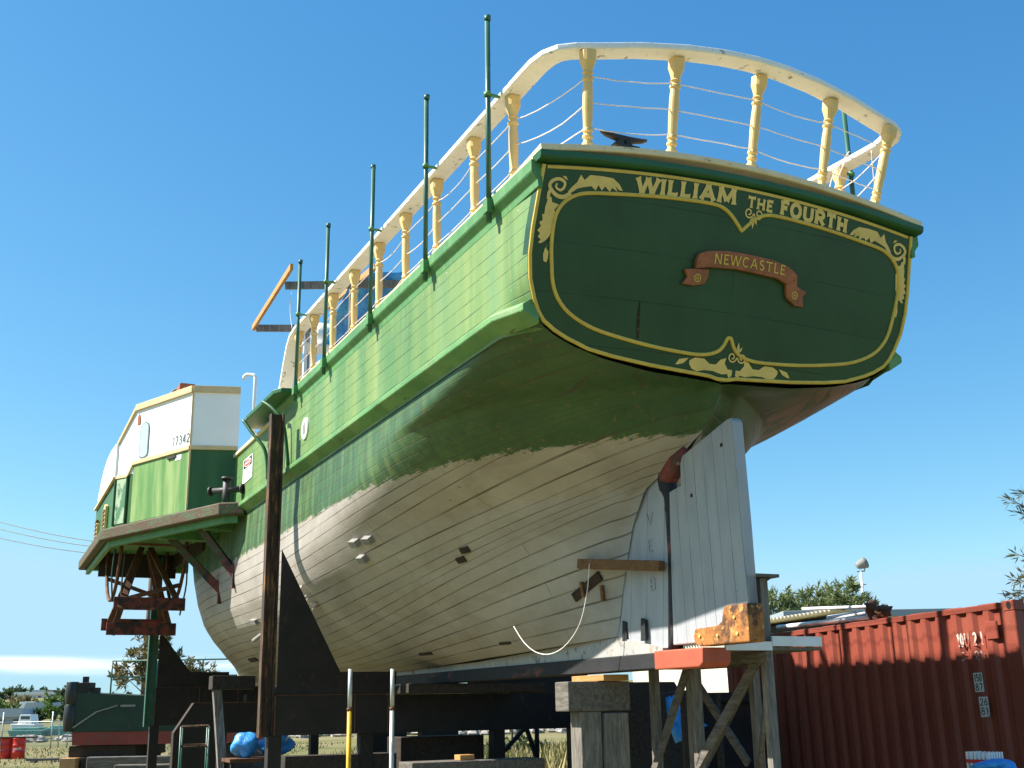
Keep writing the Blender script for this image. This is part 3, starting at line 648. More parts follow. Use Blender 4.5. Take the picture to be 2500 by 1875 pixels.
# loose cords by the starboard quarter
for pts in ([(.4, -1.75, 7.46), (.55, -1.62, 7.2), (.6, -1.6, 6.95), (.75, -1.75, 6.62), (.9, -1.8, 6.52)], [(.45, -1.78, 7.46), (.6, -1.7, 7.15), (.7, -1.72, 6.9), (.85, -1.85, 6.6)], [(.2, -1.86, 7.4), (.35, -2.0, 7.0), (.3, -2.02, 6.75), (.1, -1.95, 6.5)], [(1.6, -1.9, 7.46), (1.0, -1.8, 7.1), (.6, -1.8, 6.9), (.25, -1.85, 6.65)]):
    MB().tube(smooth(pts, 6), .007, 5).build('loose_cord', W_['wire'], boat)
MB().tube(smooth([(1.75, 1.9, 6.78), (1.9, 1.8, 6.6), (2.2, 1.78, 6.53), (2.4, 1.85, 6.6)], 6), .012, 6).build('loose_cord', W_['wire'], boat)

# ---- rudder, sternpost, keel
def AZ(y): return lambda x, z, d: (x, y + d, z)
blade = [(.30, 4.36), (.27, 3.4), (.26, 2.43), (1.50, 2.435), (1.42, 3.90), (1.21, 3.93), (1.20, 4.14), (1.16, 4.21), (.40, 4.40), (.33, 4.40)]
mb = MB(); mb.prism(blade, AZ(0), -.055, .055); rud = mb.build('rudder', W_['rudder'], boat, bevel=.012)
shoe = [(1.08, 2.43), (1.09, 2.50), (1.06, 2.56), (.72, 2.565), (.63, 2.60), (.61, 2.68), (.57, 2.73), (.24, 2.73), (.24, 2.40), (1.0, 2.40)]
mb = MB(); mb.prism(shoe, AZ(0), -.085, .085); mb.build('rudder_shoe', W_['rust_shoe'], rud, bevel=.012)
mb = MB()
for x, z in ((.98, 2.49), (.70, 2.48), (.43, 2.62), (.40, 2.48)): mb.tube([(x, .08, z), (x, .098, z)], .014, 8)
mb.build('bolt', W_['gold_letter'], rud)
for x, z in ((.50, 4.18), (1.03, 3.80)):
    mb = MB(); mb.tube([(x, .05, z), (x, .058, z)], .02, 10); mb.build('bolt_hole', W_['dark_hole'], rud)
mb = MB(); mb.tube([(1.535, 0, 2.40), (1.50, 0, 2.55), (1.455, 0, 3.7), (1.46, 0, 3.86), (1.52, 0, 4.0), (1.55, 0, 4.15)], [.075, .062, .062, .075, .095, .085], 14); mb.build('rudder_stock', W_['keel_black'], boat)
mb = MB(); mb.tube([(1.58, 0, 3.93), (1.50, 0, 4.06), (1.30, 0, 4.20), (1.12, 0, 4.27)], [.06, .10, .10, .06], 18); mb.build('stock_gland', paint('dark_red_primer', (.16, .035, .028), .7, .35, 7, [((.05, .035, .03), (1, 1, 1), 6, .5, .6, .8), ((.45, .4, .34), (1, 1, 1), 9, .62, .7, .6)], .5, 30), boat)
dead = [(1.57, 2.40), (1.50, 3.3), (1.52, 3.9), (1.45, 4.16), (1.8, 4.04), (2.03, 3.67), (2.18, 3.32), (2.29, 3.0), (2.39, 2.65), (2.45, 2.56), (2.6, 2.40)]
mb = MB(); mb.prism(dead, lambda x, z, d: (x, d * (.052 + .075 * min(1, max(0, (x - 1.5) / .6))), z), -1, 1); dw = mb.build('deadwood', W_['deadwood'], boat)
for k, (g, z) in enumerate((('V', 3.62), ('E', 3.36), ('B', 2.98))):
    mb = MB(); text(mb, g, 0, lambda x, y, o, z=z: (1.80 - x, o - .0135 - .0125 * (x / .1), z + y), .12, .11, .016, .110, 1.2, .1)
    mb.build('draft_mark', W_['rudder'], dw, recalc=False)
mb = MB()
for x, z, h in ((2.22, 2.52, .2), (1.86, 2.50, .22)): mb.prism([(x, z), (x + .09, z), (x + .07, z + h), (x + .0, z + h * .9)], AZ(0), .10, .131)
mb.build('bare_patch', W_['keel_black'], dw)
mb = MB(); mb.prism([(1.56, 2.37), (1.56, 2.415), (2.45, 2.57), (3.0, 2.55), (6, 2.46), (10, 2.435), (19.6, 2.43), (20.4, 3.2), (21.2, 5.2), (21.9, 6.5), (22.1, 6.5), (21.6, 5), (20.9, 3.4), (20.3, 2.37)], AZ(0), -.128, .128)
mb.build('keel', paint('white_keel_paint', (.36, .35, .33), .6, .1, 3, [((.10, .075, .055), (1.5, 1, 1), 6, .56, .66, .85), ((.40, .17, .05), (2.5, 2, .6), 4, .60, .70, .8)], .4, 30), boat)
mb = MB(); mb.prism([(1.68, 2.225), (1.68, 2.375), (19.5, 2.37), (19.5, 2.22)], AZ(0), -.15, .15); mb.build('keel_shoe', W_['keel_black'], boat, bevel=.01)
mb = MB(); mb.prism([(.86, 2.25), (.85, 2.385), (1.68, 2.39), (1.68, 2.215), (.92, 2.215)], AZ(0), -.155, .155); mb.build('keel_heel', W_['redlead'] if False else paint('fresh_red_lead', (.40, .085, .045), .6, .12, 5, (), .15, 40), boat, bevel=.012)

# ---- small things on the port hull side
def on_hull(a, z, out=.0):
    b = hull_b(a, z); e = .02
    ta = Vector((1, (hull_b(a + e, z) - hull_b(a - e, z)) / (2 * e), 0)).normalized(); tz = Vector((0, (hull_b(a, z + e) - hull_b(a, z - e)) / (2 * e), 1)).normalized()
    n = ta.cross(tz); n = -n if n.y < 0 else n; n.normalize()
    tz = n.cross(ta) if n.cross(ta).z > 0 else ta.cross(n)
    return Vector((a, b, z)) + n * out, ta, tz, n
def patch(name, a, z, la, lz, th, mat, tilt=0, parent=None):
    p, ta, tz, n = on_hull(a, z, th / 2 - .012)
    t2 = ta * cos(tilt) + tz * sin(tilt); z2 = n.cross(t2)
    M = Matrix((t2, z2, n)).transposed(); return MB().box(p, (la, lz, th), M).build(name, mat, parent or boat, bevel=.004)
for a, z in ((5.72, 3.90), (5.40, 3.90), (5.80, 3.72)): patch('anode_block', a, z, .15, .09, .09, W_['zinc'], .12)
for a, z in ((4.05, 3.62), (4.22, 3.53)): patch('plank_hole', a, z, .15, .075, .03, W_['dark_hole'], -.1)
h = patch('plank_hole', 2.72, 3.10, .50, .10, .03, W_['dark_hole'], -.42)
for da, dz in ((-.10, -.08), (.16, -.02)): patch('splinter', 2.72 + da - .1, 3.10 + dz, .035, .16, .05, W_['timber_brown'], .1, h)
patch('plank_hole', 6.75, 2.60, .36, .05, .03, W_['dark_hole']); patch('plank_hole', 4.6, 2.62, .25, .035, .025, W_['dark_hole']); patch('plank_hole', 14.0, 2.82, .75, .10, .03, W_['dark_hole'])
patch('hull_opening', 9.0, 4.62, .07, .14, .03, W_['dark_hole']); patch('anode_block', 11.2, 3.32, .3, .08, .07, W_['zinc'], .1)
pts = []
for a, z in ((11.9, 3.1), (11.3, 3.14), (10.9, 3.16)):
    pts.append(tuple(on_hull(a, z, .08)[0]))
mb = MB(); mb.tube(pts, .035, 8)
for a in (11.7, 11.2): p = on_hull(a, 3.0, .06)[0]; mb.tube([tuple(p), tuple(p + Vector((0, .02, .16)))], .04, 8)
mb.build('pipe_fitting', W_['zinc'], boat)
# hose down the side with its lashings
pts = [tuple(on_hull(a, z, .008)[0]) for a, z in ((7.93, 3.75), (7.93, 3.60), (7.93, 3.45), (7.93, 3.32), (7.93, 3.20))]
for a, z in ((7.93, 3.56), (7.93, 3.43), (7.92, 3.32)):
    p = on_hull(a, z, .03)[0]; mb = MB()
    for k in range(4): mb.tube([tuple(p + Vector((-.05, .02, .03))), tuple(p + Vector((.08 + .03 * k, .03, -.02 + .035 * (k - 1.5)))), tuple(p + Vector((.24 + .03 * k, .06, -.03 + .045 * (k - 1.5))))], .009, 5)
    mb.build('rope_lashing', W_['rope'], boat)
# porthole and notice on the topsides
def TS(off): return lambda x, z, d: (x, 2.112 + off + d, z)
def oval(cx, cz, rx, rz, n=28): return [(cx + rx * cos(2 * pi * i / n), cz + rz * sin(2 * pi * i / n)) for i in range(n)]
mb = MB(); mb.prism(oval(7.43, 5.70, .155, .155), TS(0), -.01, .025); ph = mb.build('porthole', W_['sign_white'], boat, bevel=.006)
mb = MB(); mb.prism(oval(7.43, 5.70, .075, .09), TS(0), .0, .029); mb.build('porthole_glass', W_['zinc'], ph)
mb = MB(); mb.prism([(10.72, 5.62), (10.72, 6.02), (11.42, 6.02), (11.42, 5.60)], TS(0), .0, .012); sg_ = mb.build('warning_sign', W_['sign_white'], boat)
mb = MB(); mb.prism([(10.76, 5.85), (10.76, 6.0), (11.38, 6.0), (11.38, 5.85)], TS(0), .0, .0135); mb.build('sign_header', W_['sign_black'], sg_)
mb = MB(); mb.prism(oval(11.07, 5.925, .255, .062), TS(0), .0, .0150); mb.build('sign_oval', W_['sign_white'], sg_)
mb = MB(); mb.prism(oval(11.07, 5.925, .23, .05), TS(0), .0, .0165); mb.build('sign_oval', W_['sign_red'], sg_)
mb = MB(); text(mb, 'DANGER', 0, lambda x, y, o: (11.25 - x, 2.112 + o, 5.903 + y), .045, 1, .010, .0175, 1.1, .15, .36); mb.build('sign_lettering', W_['sign_white'], sg_, recalc=False)
# bridge wing platform with brackets and pipes
mb = MB(); mb.prism([(8.0, 2.1), (8.02, 2.34), (8.2, 2.42), (9.9, 2.44), (10.45, 2.30), (10.45, 2.0), (9.4, 2.0)], lambda x, y, d: (x, y, d), 6.36, 6.43); wing = mb.build('wing_platform', W_['green_plain'], boat, bevel=.012)
for pts in ([(8.65, 2.46, 6.36), (8.45, 2.34, 6.2), (8.3, 2.22, 5.95), (8.2, 2.15, 5.3)], [(9.9, 2.48, 6.36), (9.7, 2.36, 6.1), (9.5, 2.2, 5.8), (9.5, 2.14, 5.35)]):
    MB().tube(smooth(pts, 5), .028, 8).build('wing_bracket', W_['green_plain'], wing)
for a, z0 in ((8.62, 5.95), (8.78, 5.85)): MB().tube([(a, 2.16, z0), (a, 2.16, 5.32)], .018, 8).build('scupper_pipe', W_['green_plain'], boat)
# ---- paddle sponson (port side shows; the starboard twin is hidden behind the hull)
def PX(z0, z1): return lambda x, y, d: (x, y, d)
spon = [(11.15, 2.1), (11.3, 2.46), (15.0, 3.93), (19.9, 3.86), (19.9, 2.9), (19.6, 1.6), (17, 1.9), (14, 2.0)]
mb = MB(); mb.prism(spon, PX(0, 0), 5.20, 5.27); sp = mb.build('sponson_deck', W_['green'], boat)
rim = [(11.1, 2.12), (11.3, 2.47), (15.0, 3.95), (19.95, 3.88), (20.0, 2.9)]
mb = MB(); mb.sweep([(x, y, 0) for x, y in rim], [(.07, 5.04), (-.05, 5.04), (-.07, 5.06), (-.07, 5.235), (-.05, 5.255), (.07, 5.255)], up=[(0, 0, 1)] * 5); mb.build('sponson_rim', W_['rim'], sp, bevel=.01)
mb = MB(); mb.sweep([(x, y, 0) for x, y in [(11.25, 2.2), (11.4, 2.4), (15.02, 3.83), (19.85, 3.76)]], [(.05, 4.93), (-.03, 4.93), (-.03, 5.2), (.05, 5.2)], up=[(0, 0, 1)] * 4); mb.build('rim_stringer', W_['green'], sp)
for a0, w in ((12.2, .2), (13.6, .24), (18.9, .2)):
    mb = MB(); mb.bb(a0 - w / 2, a0 + w / 2, 1.7, 2.25 + (a0 - 11.3) * .38 if a0 < 15 else 3.75, 4.92, 5.2); mb.build('sponson_beam', W_['green'], sp, bevel=.01)
for a0 in (11.7, 12.8, 13.1): 
    mb = MB(); mb.beam((a0, 2.0, 5.12), (a0 + 1.2, 2.9, 5.12), .1, .12); mb.build('sponson_beam', W_['green'], sp)
for p, q in (((13.6, 2.95, 4.98), (13.2, 2.02, 3.97)), ((12.4, 2.62, 5.0), (11.9, 2.05, 4.12))):
    mb = MB(); mb.beam(p, q, .10, .13); br = mb.build('sponson_strut', W_['rim'], sp, bevel=.01)
    q2 = tuple(q[i] + (p[i] - q[i]) * .32 for i in range(3)); mb = MB(); mb.beam(q2, tuple(q[i] - (p[i] - q[i]) * .03 for i in range(3)), .11, .14); mb.box((q[0], q[1] + .04, q[2]), (.1, .08, .42)); mb.build('strut_foot', W_['redlead'], br, bevel=.008)

# ---- paddle box: polygonal house on the sponson
P0, P1, P2, P3, P4, P5 = (12.15, 2.08), (12.36, 2.87), (14.12, 3.60), (14.66, 3.83), (17.75, 3.86), (18.6, 2.0)
def DG(a, z, off=0.0):                                              # point on the oblique face
    f = (a - 12.36) / 1.76; n = Vector((-.383, .924)); return (a + n.x * off, 2.87 + f * .73 + n.y * off, z)
pbx = MB(); pbx.prism([P0, P1, P2, (14.12, 2.0)], PX(0, 0), 5.27, 6.38); pbx.prism([(14.121, 2.0), (14.122, 3.60), P3, P4, P5], PX(0, 0), 5.27, 6.20)
pb = pbx.build('paddle_box', W_['box_green'], boat)
mb = MB(); mb.prism([(12.375, 5.275), (12.375, 6.375), (14.10, 6.375), (14.10, 5.275)], lambda x, z, d: DG(x, z, d), -.004, .006); mb.build('side_panel', W_['panel_sunlit_green'], pb)  # paler than the box: chalking and a sunlit tone both in its green
mb = MB(); mb.prism([P0, P1, P2, (14.12, 2.0)], PX(0, 0), 6.38, 7.44)
mb.add([(14.121, 2.0, 6.2), (14.121, 3.6, 6.2), (14.63, 3.82, 6.2), (14.63, 2.0, 6.2), (14.121, 2.0, 7.44), (14.121, 3.6, 7.44), (14.63, 3.82, 6.86), (14.63, 2.0, 6.86)], [(0, 1, 2, 3), (4, 7, 6, 5), (0, 4, 5, 1), (1, 5, 6, 2), (2, 6, 7, 3), (3, 7, 4, 0)])
upper = mb.build('upper_housing', W_['box_white'], pb)
arc_ = [(14.64, 6.2), (14.64, 6.86), (14.9, 6.90), (15.6, 6.92), (16.2, 6.88), (16.75, 6.74), (17.15, 6.55), (17.45, 6.35), (17.6, 6.2)]
mb = MB(); mb.prism(arc_, lambda x, z, d: (x, d, z), 2.0, 3.87); mb.build('wheel_cover', W_['box_white'], pb, bevel=.02)
mb = MB()
for p, q in ((P0, P1), (P1, P2)): mb.beam((*p, 6.39), (*q, 6.39), .07, .075)
mb.beam(DG(14.10, 6.40), DG(14.27, 6.18), .07, .05); mb.beam(DG(14.27, 6.18), DG(14.66, 6.20), .06, .06); mb.beam((14.66, 3.87, 6.20), (17.7, 3.89, 6.06), .05, .05)
mb.build('band_trim', W_['trim'], pb, bevel=.006)
mb = MB()
for p, q in ((P0, P1), (P1, P2)): mb.beam((*p, 7.46), (*q, 7.46), .09, .12)
mb.beam(DG(14.11, 7.47), DG(14.66, 6.86), .08, .06)
mb.prism([P0, P1, P2, (14.12, 2.0)], PX(0, 0), 7.46, 7.515); mb.build('roof_trim', W_['trim'], pb, bevel=.006)
mb = MB(); mb.beam((12.36, 2.875, 5.28), (12.36, 2.875, 6.35), .03, .03); mb.beam((12.36, 2.875, 6.43), (12.36, 2.875, 7.4), .03, .03); mb.build('corner_trim', W_['trim'], pb)
fd = lambda x, z, d: DG(x, z, d)
def rrect(x0, x1, z0, z1, n=8):
    r = (x1 - x0) / 2; c = (x0 + x1) / 2
    return [(c + r * cos(pi * i / n), z1 - r * .9 + r * .9 * sin(pi * i / n)) for i in range(n + 1)] + [(c - r * cos(pi * i / n), z0 + r * .5 - r * .5 * sin(pi * i / n)) for i in range(n + 1)]
mb = MB(); mb.prism(rrect(13.66, 13.96, 6.44, 7.13), fd, -.01, .012); wf = mb.build('window', W_['digit'], pb)
mb = MB(); mb.prism(rrect(13.685, 13.935, 6.46, 7.11), fd, .0, .016); mb.build('window_pane', W_['glass'], wf)
mb = MB(); text(mb, '17342', 0, lambda x, y, o: DG(12.90 - x, 6.505 + y, o), .165, 1, .024, .005, 1.0, .22, .50); mb.build('registration_number', W_['digit'], pb, recalc=False)
mb = MB(); mb.prism([(12.60, 6.22), (12.60, 6.31), (12.78, 6.31), (12.78, 6.22)], fd, -.005, .012); mb.build('name_tag', W_['sign_white'], pb)
mb = MB(); mb.prism([(13.98, 7.12), (13.98, 7.25), (14.02, 7.33), (14.07, 7.28), (14.07, 7.12)], fd, -.005, .012); mb.build('crest_plate', W_['banner'], pb)
mb = MB(); mb.prism([(14.29, 5.3), (14.29, 6.14), (14.62, 6.15), (14.62, 5.3)], fd, -.005, .015)
mb.build('access_panel', paint('scuffed_panel_paint', (.33, .43, .27), .5, .1, 2, [((.04, .15, .075), (1.4, 1.4, .8), 4, .5, .56, .9), ((.25, .28, .33), (1, 1, 1), 7, .6, .7, .6)], .1, 30), pb)
mb = MB()
for a in (14.26, 14.66): mb.beam(DG(a, 5.28, .02), DG(a, 6.17, .02), .04, .05)
mb.build('corner_post', W_['box_green'], pb, bevel=.01)
mb = MB(); mb.beam((12.75, 3.04, 6.30), (13.0, 3.145, 6.29), .05, .035); mb.build('rubbing_strip', W_['black_iron'], pb)
for a, zt in ((15.7, 5.86), (17.1, 5.72)):
    mb = MB(); mb.prism([(a - .16, 5.3), (a - .16, zt - .06), (a, zt), (a + .16, zt - .06), (a + .16, 5.3)], lambda x, z, d: (x, d, z), 3.85, 3.90); lv = mb.build('louvre_frame', W_['cream'], pb)
    mb = MB()
    for k in range(5): mb.bb(a - .12, a + .12, 3.87, 3.92, 5.36 + k * .085, 5.40 + k * .085)
    mb.build('louvre_slats', W_['timber_brown'], lv)
mb = MB(); mb.bb(13.25, 13.65, 2.7, 2.98, 7.515, 7.80); mb.build('roof_box', W_['banner'], pb, bevel=.01)
mb = MB(); mb.tube([(14.0 + .0, 2.85 + .2 * cos(i * pi / 8), 7.68 + .2 * sin(i * pi / 8)) for i in range(17)], .025, 6); mb.tube([(13.9, 2.85, 7.52), (13.9, 2.85, 7.7)], .06, 10); mb.tube([(13.8, 2.85, 7.68), (14.05, 2.85, 7.68)], [.10, .14], 12); mb.build('roof_lamp', W_['zinc'], pb)
MB().tube([(11.35, 2.0, 6.0), (11.35, 2.0, 7.50), (11.38, 2.02, 7.55), (11.48, 2.13, 7.57), (11.5, 2.16, 7.54), (11.5, 2.16, 7.48)], .032, 10).build('vent_pipe', W_['white_gloss'], boat)
# twin bollard
mb = MB(); mb.tube([(11.55, 2.36, 5.27), (11.55, 2.36, 5.42), (11.55, 2.36, 5.70)], [.075, .07, .07], 14); mb.tube([(11.55, 2.36, 5.70), (11.55, 2.36, 5.74)], .10, 14)
mb.tube([(11.33, 2.14, 5.52), (11.77, 2.58, 5.52)], .055, 12)
for s_ in (-1, 1): mb.tube([(11.55 + s_ * .21, 2.36 + s_ * .21, 5.52), (11.55 + s_ * .235, 2.36 + s_ * .235, 5.52)], .085, 12)
mb.build('bollard', W_['black_iron'], boat)

# ---- paddle wheel hanging under the box
wc = (16.3, 5.25); wheel = MB().tube([(wc[0], 1.9, wc[1]), (wc[0], 3.75, wc[1])], .09, 12).build('paddle_wheel', W_['rust'], boat)
for k in range(11):
    th = radians(-98 + k * 360 / 11); r = 1.78
    if sin(th) > -.6: continue
    x, z = wc[0] + r * cos(th), wc[1] + r * sin(th)
    M = Matrix.Rotation(0, 3, 'X'); mb = MB(); mb.box((x, 3.0, z), (.05, 1.32, .24)); mb.build('float_board', W_['redlead'], wheel, bevel=.006)
    for b in (2.42, 3.55):
        mb = MB(); mb.beam((wc[0] + .2 * cos(th), 3.0 + (b - 3.0) * .15, wc[1] + .2 * sin(th)), (x + .12 * cos(th), b, z + .12 * sin(th)), .05, .11, (0, 1, 0)); mb.build('spoke', W_['rust'], wheel)
    mb = MB(); t2 = th + radians(360 / 11); mb.beam((wc[0] + 1.25 * cos(th), 2.42, wc[1] + 1.25 * sin(th)), (wc[0] + 1.25 * cos(t2), 3.55, wc[1] + 1.25 * sin(t2)), .045, .08); mb.build('cross_brace', W_['rust'], wheel)
for b in (2.38, 3.59):
    mb = MB(); mb.tube([(wc[0] + 1.2 * cos(radians(-200 + i * 12)), b, wc[1] + 1.2 * sin(radians(-200 + i * 12))) for i in range(20)], .035, 6); mb.build('wheel_ring', W_['rust'], wheel)
for p in ([(15.0, 3.72, 4.9), (15.02, 3.74, 4.4), (15.05, 3.70, 3.95)], [(15.25, 3.5, 4.9), (15.3, 3.52, 4.3), (15.2, 3.5, 3.75)], [(15.0, 2.4, 4.9), (15.0, 2.36, 4.3), (15.2, 2.42, 3.7)]):
    MB().tube(smooth(p, 4), .016, 6).build('hanging_rope', W_['hose'], boat)
# inner side of the wheel chamber, so the box is closed from below
mb = MB(); mb.bb(14.7, 18.0, 2.12, 2.16, 4.9, 5.2); mb.bb(18.0, 18.06, 2.1, 3.7, 4.7, 5.2); mb.build('chamber_plate', W_['timber_dark'], sp)

# ================================================================== things on the deck
t = ship_thing('awning_skeleton', 10.3, .8, 6.40, 'open skeleton of pale pine battens jutting over the port rail', 'awning')
O_ = (10.3, .8, 6.40)
for p, q in (((8.72, 2.08, 8.6), (11.95, 1.95, 8.6)), ((8.75, .70, 8.82), (11.95, 1.0, 8.75))): MB().beam(p, q, .05, .10).build('rafter', W_['timber_new'], t, O_)
for p, q in (((9.43, 2.0, 8.54), (9.15, -.25, 8.80)), ((11.77, 1.94, 8.54), (11.7, -.2, 8.78))): MB().beam(p, q, .06, .12).build('crossbeam', W_['timber_grey'], t, O_)
for a, b in ((9.2, .0), (11.72, .05), (9.35, .9), (11.75, 1.0)): MB().beam((a, b, 6.40), (a, b, 8.62), .08, .08).build('post', W_['timber_grey'], t, O_)
MB().tube(smooth([(9.6, 1.85, 8.5), (9.65, 1.85, 8.2), (9.55, 1.83, 7.85)], 5), .006, 5).build('cord', W_['wire'], t, O_)
def cloth(c00, c10, c11, c01, nu, nv, amp, seed, sag=.0):
    mb = MB(); r = random.Random(seed); ph = [(r.uniform(2, 7), r.uniform(0, 6), r.uniform(1, 4)) for _ in range(5)]; vs = []; fs = []
    c = [Vector(q) for q in (c00, c10, c11, c01)]; nrm = (c[1] - c[0]).cross(c[3] - c[0]).normalized()
    for j in range(nv + 1):
        for i in range(nu + 1):
            u, v = i / nu, j / nv; p = c[0] * (1 - u) * (1 - v) + c[1] * u * (1 - v) + c[2] * u * v + c[3] * (1 - u) * v
            d = sum(sin(f * u * 3 + o + g * v) for f, o, g in ph) / 5 * amp * (.3 + v)
            vs.append(p + nrm * d + Vector((0, 0, -sag * 4 * u * (1 - u))))
    for j in range(nv):
        for i in range(nu): fs.append((j * (nu + 1) + i, j * (nu + 1) + i + 1, (j + 1) * (nu + 1) + i + 1, (j + 1) * (nu + 1) + i))
    return mb.add(vs, fs, smooth=True)
mb = cloth((9.05, .12, 8.93), (9.4, .85, 8.90), (11.1, .95, 8.05), (10.2, -.1, 7.9), 14, 14, .16, 4)
o = ship_mesh(mb, 'tarpaulin', W_['tarp'], (10, .4, 7.9), 'blue tarpaulin hung over the pine frame on the ship deck', 'tarpaulin'); o.modifiers.new('s', 'SOLIDIFY').thickness = .006
t = ship_thing('life_raft', 11.1, .75, 8.05, 'white life raft canister behind the port balusters', 'life raft'); O_ = (11.1, .75, 8.05)
mb = MB(); mb.tube([(11.1, .42, 8.32), (11.1, .44, 8.32), (11.1, .48, 8.32), (11.1, 1.02, 8.32), (11.1, 1.06, 8.32), (11.1, 1.08, 8.32)], [.05, .17, .23, .23, .17, .05], 18); mb.build('canister', W_['white_gloss'], t, O_)
mb = MB(); mb.tube([(11.1, .73, 8.32), (11.1, .77, 8.32)], .24, 18); mb.build('seam_band', W_['zinc'], t, O_)
mb = MB(); mb.bb(10.85, 11.35, .2, 1.3, 8.05, 8.09)
for a in (10.9, 11.3):
    for b in (.25, 1.25): mb.bb(a - .03, a + .03, b - .03, b + .03, 6.05, 8.05)
mb.build('stand', W_['white_gloss'], t, O_)
# batten jammed through the rudder gap, and the cord hanging from it
O_ = (2.4, .1, 3.3); mb = MB(); mb.beam((2.60, .43, 3.32), (1.50, .13, 3.185), .09, .10); ship_mesh(mb, 'timber_batten', W_['timber_brown'], O_, 'brown timber batten jammed through the gap ahead of the rudder', 'batten', bevel=.006)
mb = MB(); mb.tube(smooth([(2.38, .44, 3.30), (2.42, .46, 3.0), (2.52, .5, 2.70), (2.72, .56, 2.50), (2.95, .62, 2.42), (3.25, .64, 2.45), (3.55, .64, 2.57), (3.85, .62, 2.76)], 6), .005, 6); ship_mesh(mb, 'cord', W_['wire'], (3, .5, 2.6), 'thin white cord looping down from the batten by the rudder', 'cord')
mb = MB(); mb.tube([(2.96, .28, 3.31), (2.96, .40, 3.31), (2.96, .40, 3.43), (2.96, .26, 3.43), (2.96, .28, 3.31)], .006, 5)

# ================================================================== steel cradles and shores under the ship
def ibeam(mb, p, q, w, h, up=(0, 0, 1), tf=.025):
    """I section: flanges across w, web along h"""
    p = Vector(p); q = Vector(q); d = (q - p).normalized(); u = Vector(up); sd = d.cross(u).normalized()
    mb.beam(p + u * (h / 2 - tf / 2), q + u * (h / 2 - tf / 2), w, tf, up); mb.beam(p - u * (h / 2 - tf / 2), q - u * (h / 2 - tf / 2), w, tf, up)
    mb.beam(p, q, .02, h - 2 * tf, up)
def AT(a): return lambda y, z, d: (a + d, y, z)
def cradle(a, bpost, ztop, zt, zb, label, postmat, w_in, ztip):
    t = ship_thing('steel_cradle', a, 0, 0, label, 'cradle', 'steel cradles carrying the ship'); O_ = (a, 0, 0)
    for sg in (1, -1):
        mb = MB(); ibeam(mb, (a, sg * bpost, zb - .02), (a, sg * bpost, ztop), .14, .19, (0, 1, 0)); mb.build('post', postmat, t, O_)
        mb = MB(); poly = [(sg * (bpost - .11), ztip), (sg * (bpost - .11), zt), (sg * (w_in - .25), zt), (sg * w_in, zt + .32)]
        mb.prism(poly, AT(a), -.13, -.115); mb.build('gusset', W_['dark_iron'], t, O_)
        mb = MB(); mb.bb(a - .14, a + .14, sg * (w_in - .02), sg * (w_in - .82), zt + .005, zt + .31); mb.build('chock', W_['dark_iron'], t, O_)
        for b in (bpost - .12, 1.0):
            mb = MB(); mb.bb(a - .09, a + .09, sg * (b - .09), sg * (b + .09), 0, zb); mb.bb(a - .2, a + .2, sg * (b - .2), sg * (b + .2), 0, .04); mb.build('leg', W_['dark_iron'], t, O_)
    mb = MB(); mb.bb(a - .14, a + .14, -(bpost - .10), bpost - .10, zt - .02, zt); mb.bb(a - .14, a + .14, -(bpost - .10), bpost - .10, zb, zb + .02); mb.bb(a - .012, a + .012, -(bpost - .11), bpost - .11, zb + .02, zt - .02); mb.bb(a - .14, a - .12, -(bpost - .10), (bpost - .10), zb + .0205, zt - .0205)
    mb.build('main_beam', W_['dark_iron'], t, O_)
    mb = MB()
    for b in (bpost - .09, w_in - .22, .72): mb.bb(a - .152, a - .1405, b - .008, b + .008, zb, zt)
    mb.bb(a - .15, a - .1405, -(bpost - .1), bpost - .1, zt + .0005, zt + .009); mb.build('edge_rust', W_['rust'], t, O_)
    return t
cradle(7.95, 2.40, 6.0, 2.09, 1.575, 'nearer steel cradle, a tall rusty post beside the green side', W_['rust_post'], 1.42, 4.05)
cradle(17.7, 2.52, 5.1, 2.40, 1.64, 'farther steel cradle, its green edged post below the paddle box', W_['pole_green'], 1.75, 3.55)
for a, bt_, bb2, zt, zb, lab in ((13.6, 2.36, 2.68, 2.05, 1.55, 'dark stepped keel support just ahead of the timber shore'), (15.6, 2.0, 2.35, 2.0, 1.5, 'dark stepped keel support nearer the farther cradle')):
    t = ship_thing('keel_support', a, 0, 0, lab, 'support', 'dark stepped keel supports'); O_ = (a, 0, 0)
    mb = MB(); mb.prism([(bt_, zt), (bb2, zb), (bb2, .15), (bb2 - .75, .15), (bb2 - .75, zb), (-bb2 + .75, zb), (-bb2 + .75, .15), (-bb2, .15), (-bb2, zb), (-bt_, zt)], AT(a), -.12, .12); mb.build('web_plate', W_['dark_iron'], t, O_)
    mb = MB(); mb.beam((a - .13, bt_, zt), (a - .13, bb2, zb), .016, .016); mb.beam((a - .13, bb2, zb), (a - .13, bb2, .15), .016, .016); mb.beam((a - .13, bt_, zt + .0), (a - .13, 0, zt), .016, .016); mb.build('edge_rust', W_['rust'], t, O_)
    mb = MB(); mb.bb(a - .14, a + .14, -1.0, 1.0, zt, 2.21); mb.build('packing', W_['dark_iron'], t, O_)
    for sg in (1, -1):
        mb = MB(); mb.bb(a - .25, a + .25, sg * (bb2 - .85), sg * (bb2 + .1), 0, .15); mb.build('foot_block', W_['timber_greyx'], t, O_)
# leaning grey shore with cap
t = ship_thing('timber_shore', 10.3, 2.5, 0, 'grey leaning timber shore with a dark head block beside the rusty post', 'timber prop'); O_ = (10.3, 2.5, 0)
MB().beam((10.3, 2.34, 0), (10.3, 2.60, 2.22), .12, .13).build('prop', W_['timber_grey'], t, O_, .006)
MB().bb(10.15, 10.45, 2.05, 2.70, 2.22, 2.42).build('head_block', W_['timber_dark'], t, O_, .01)
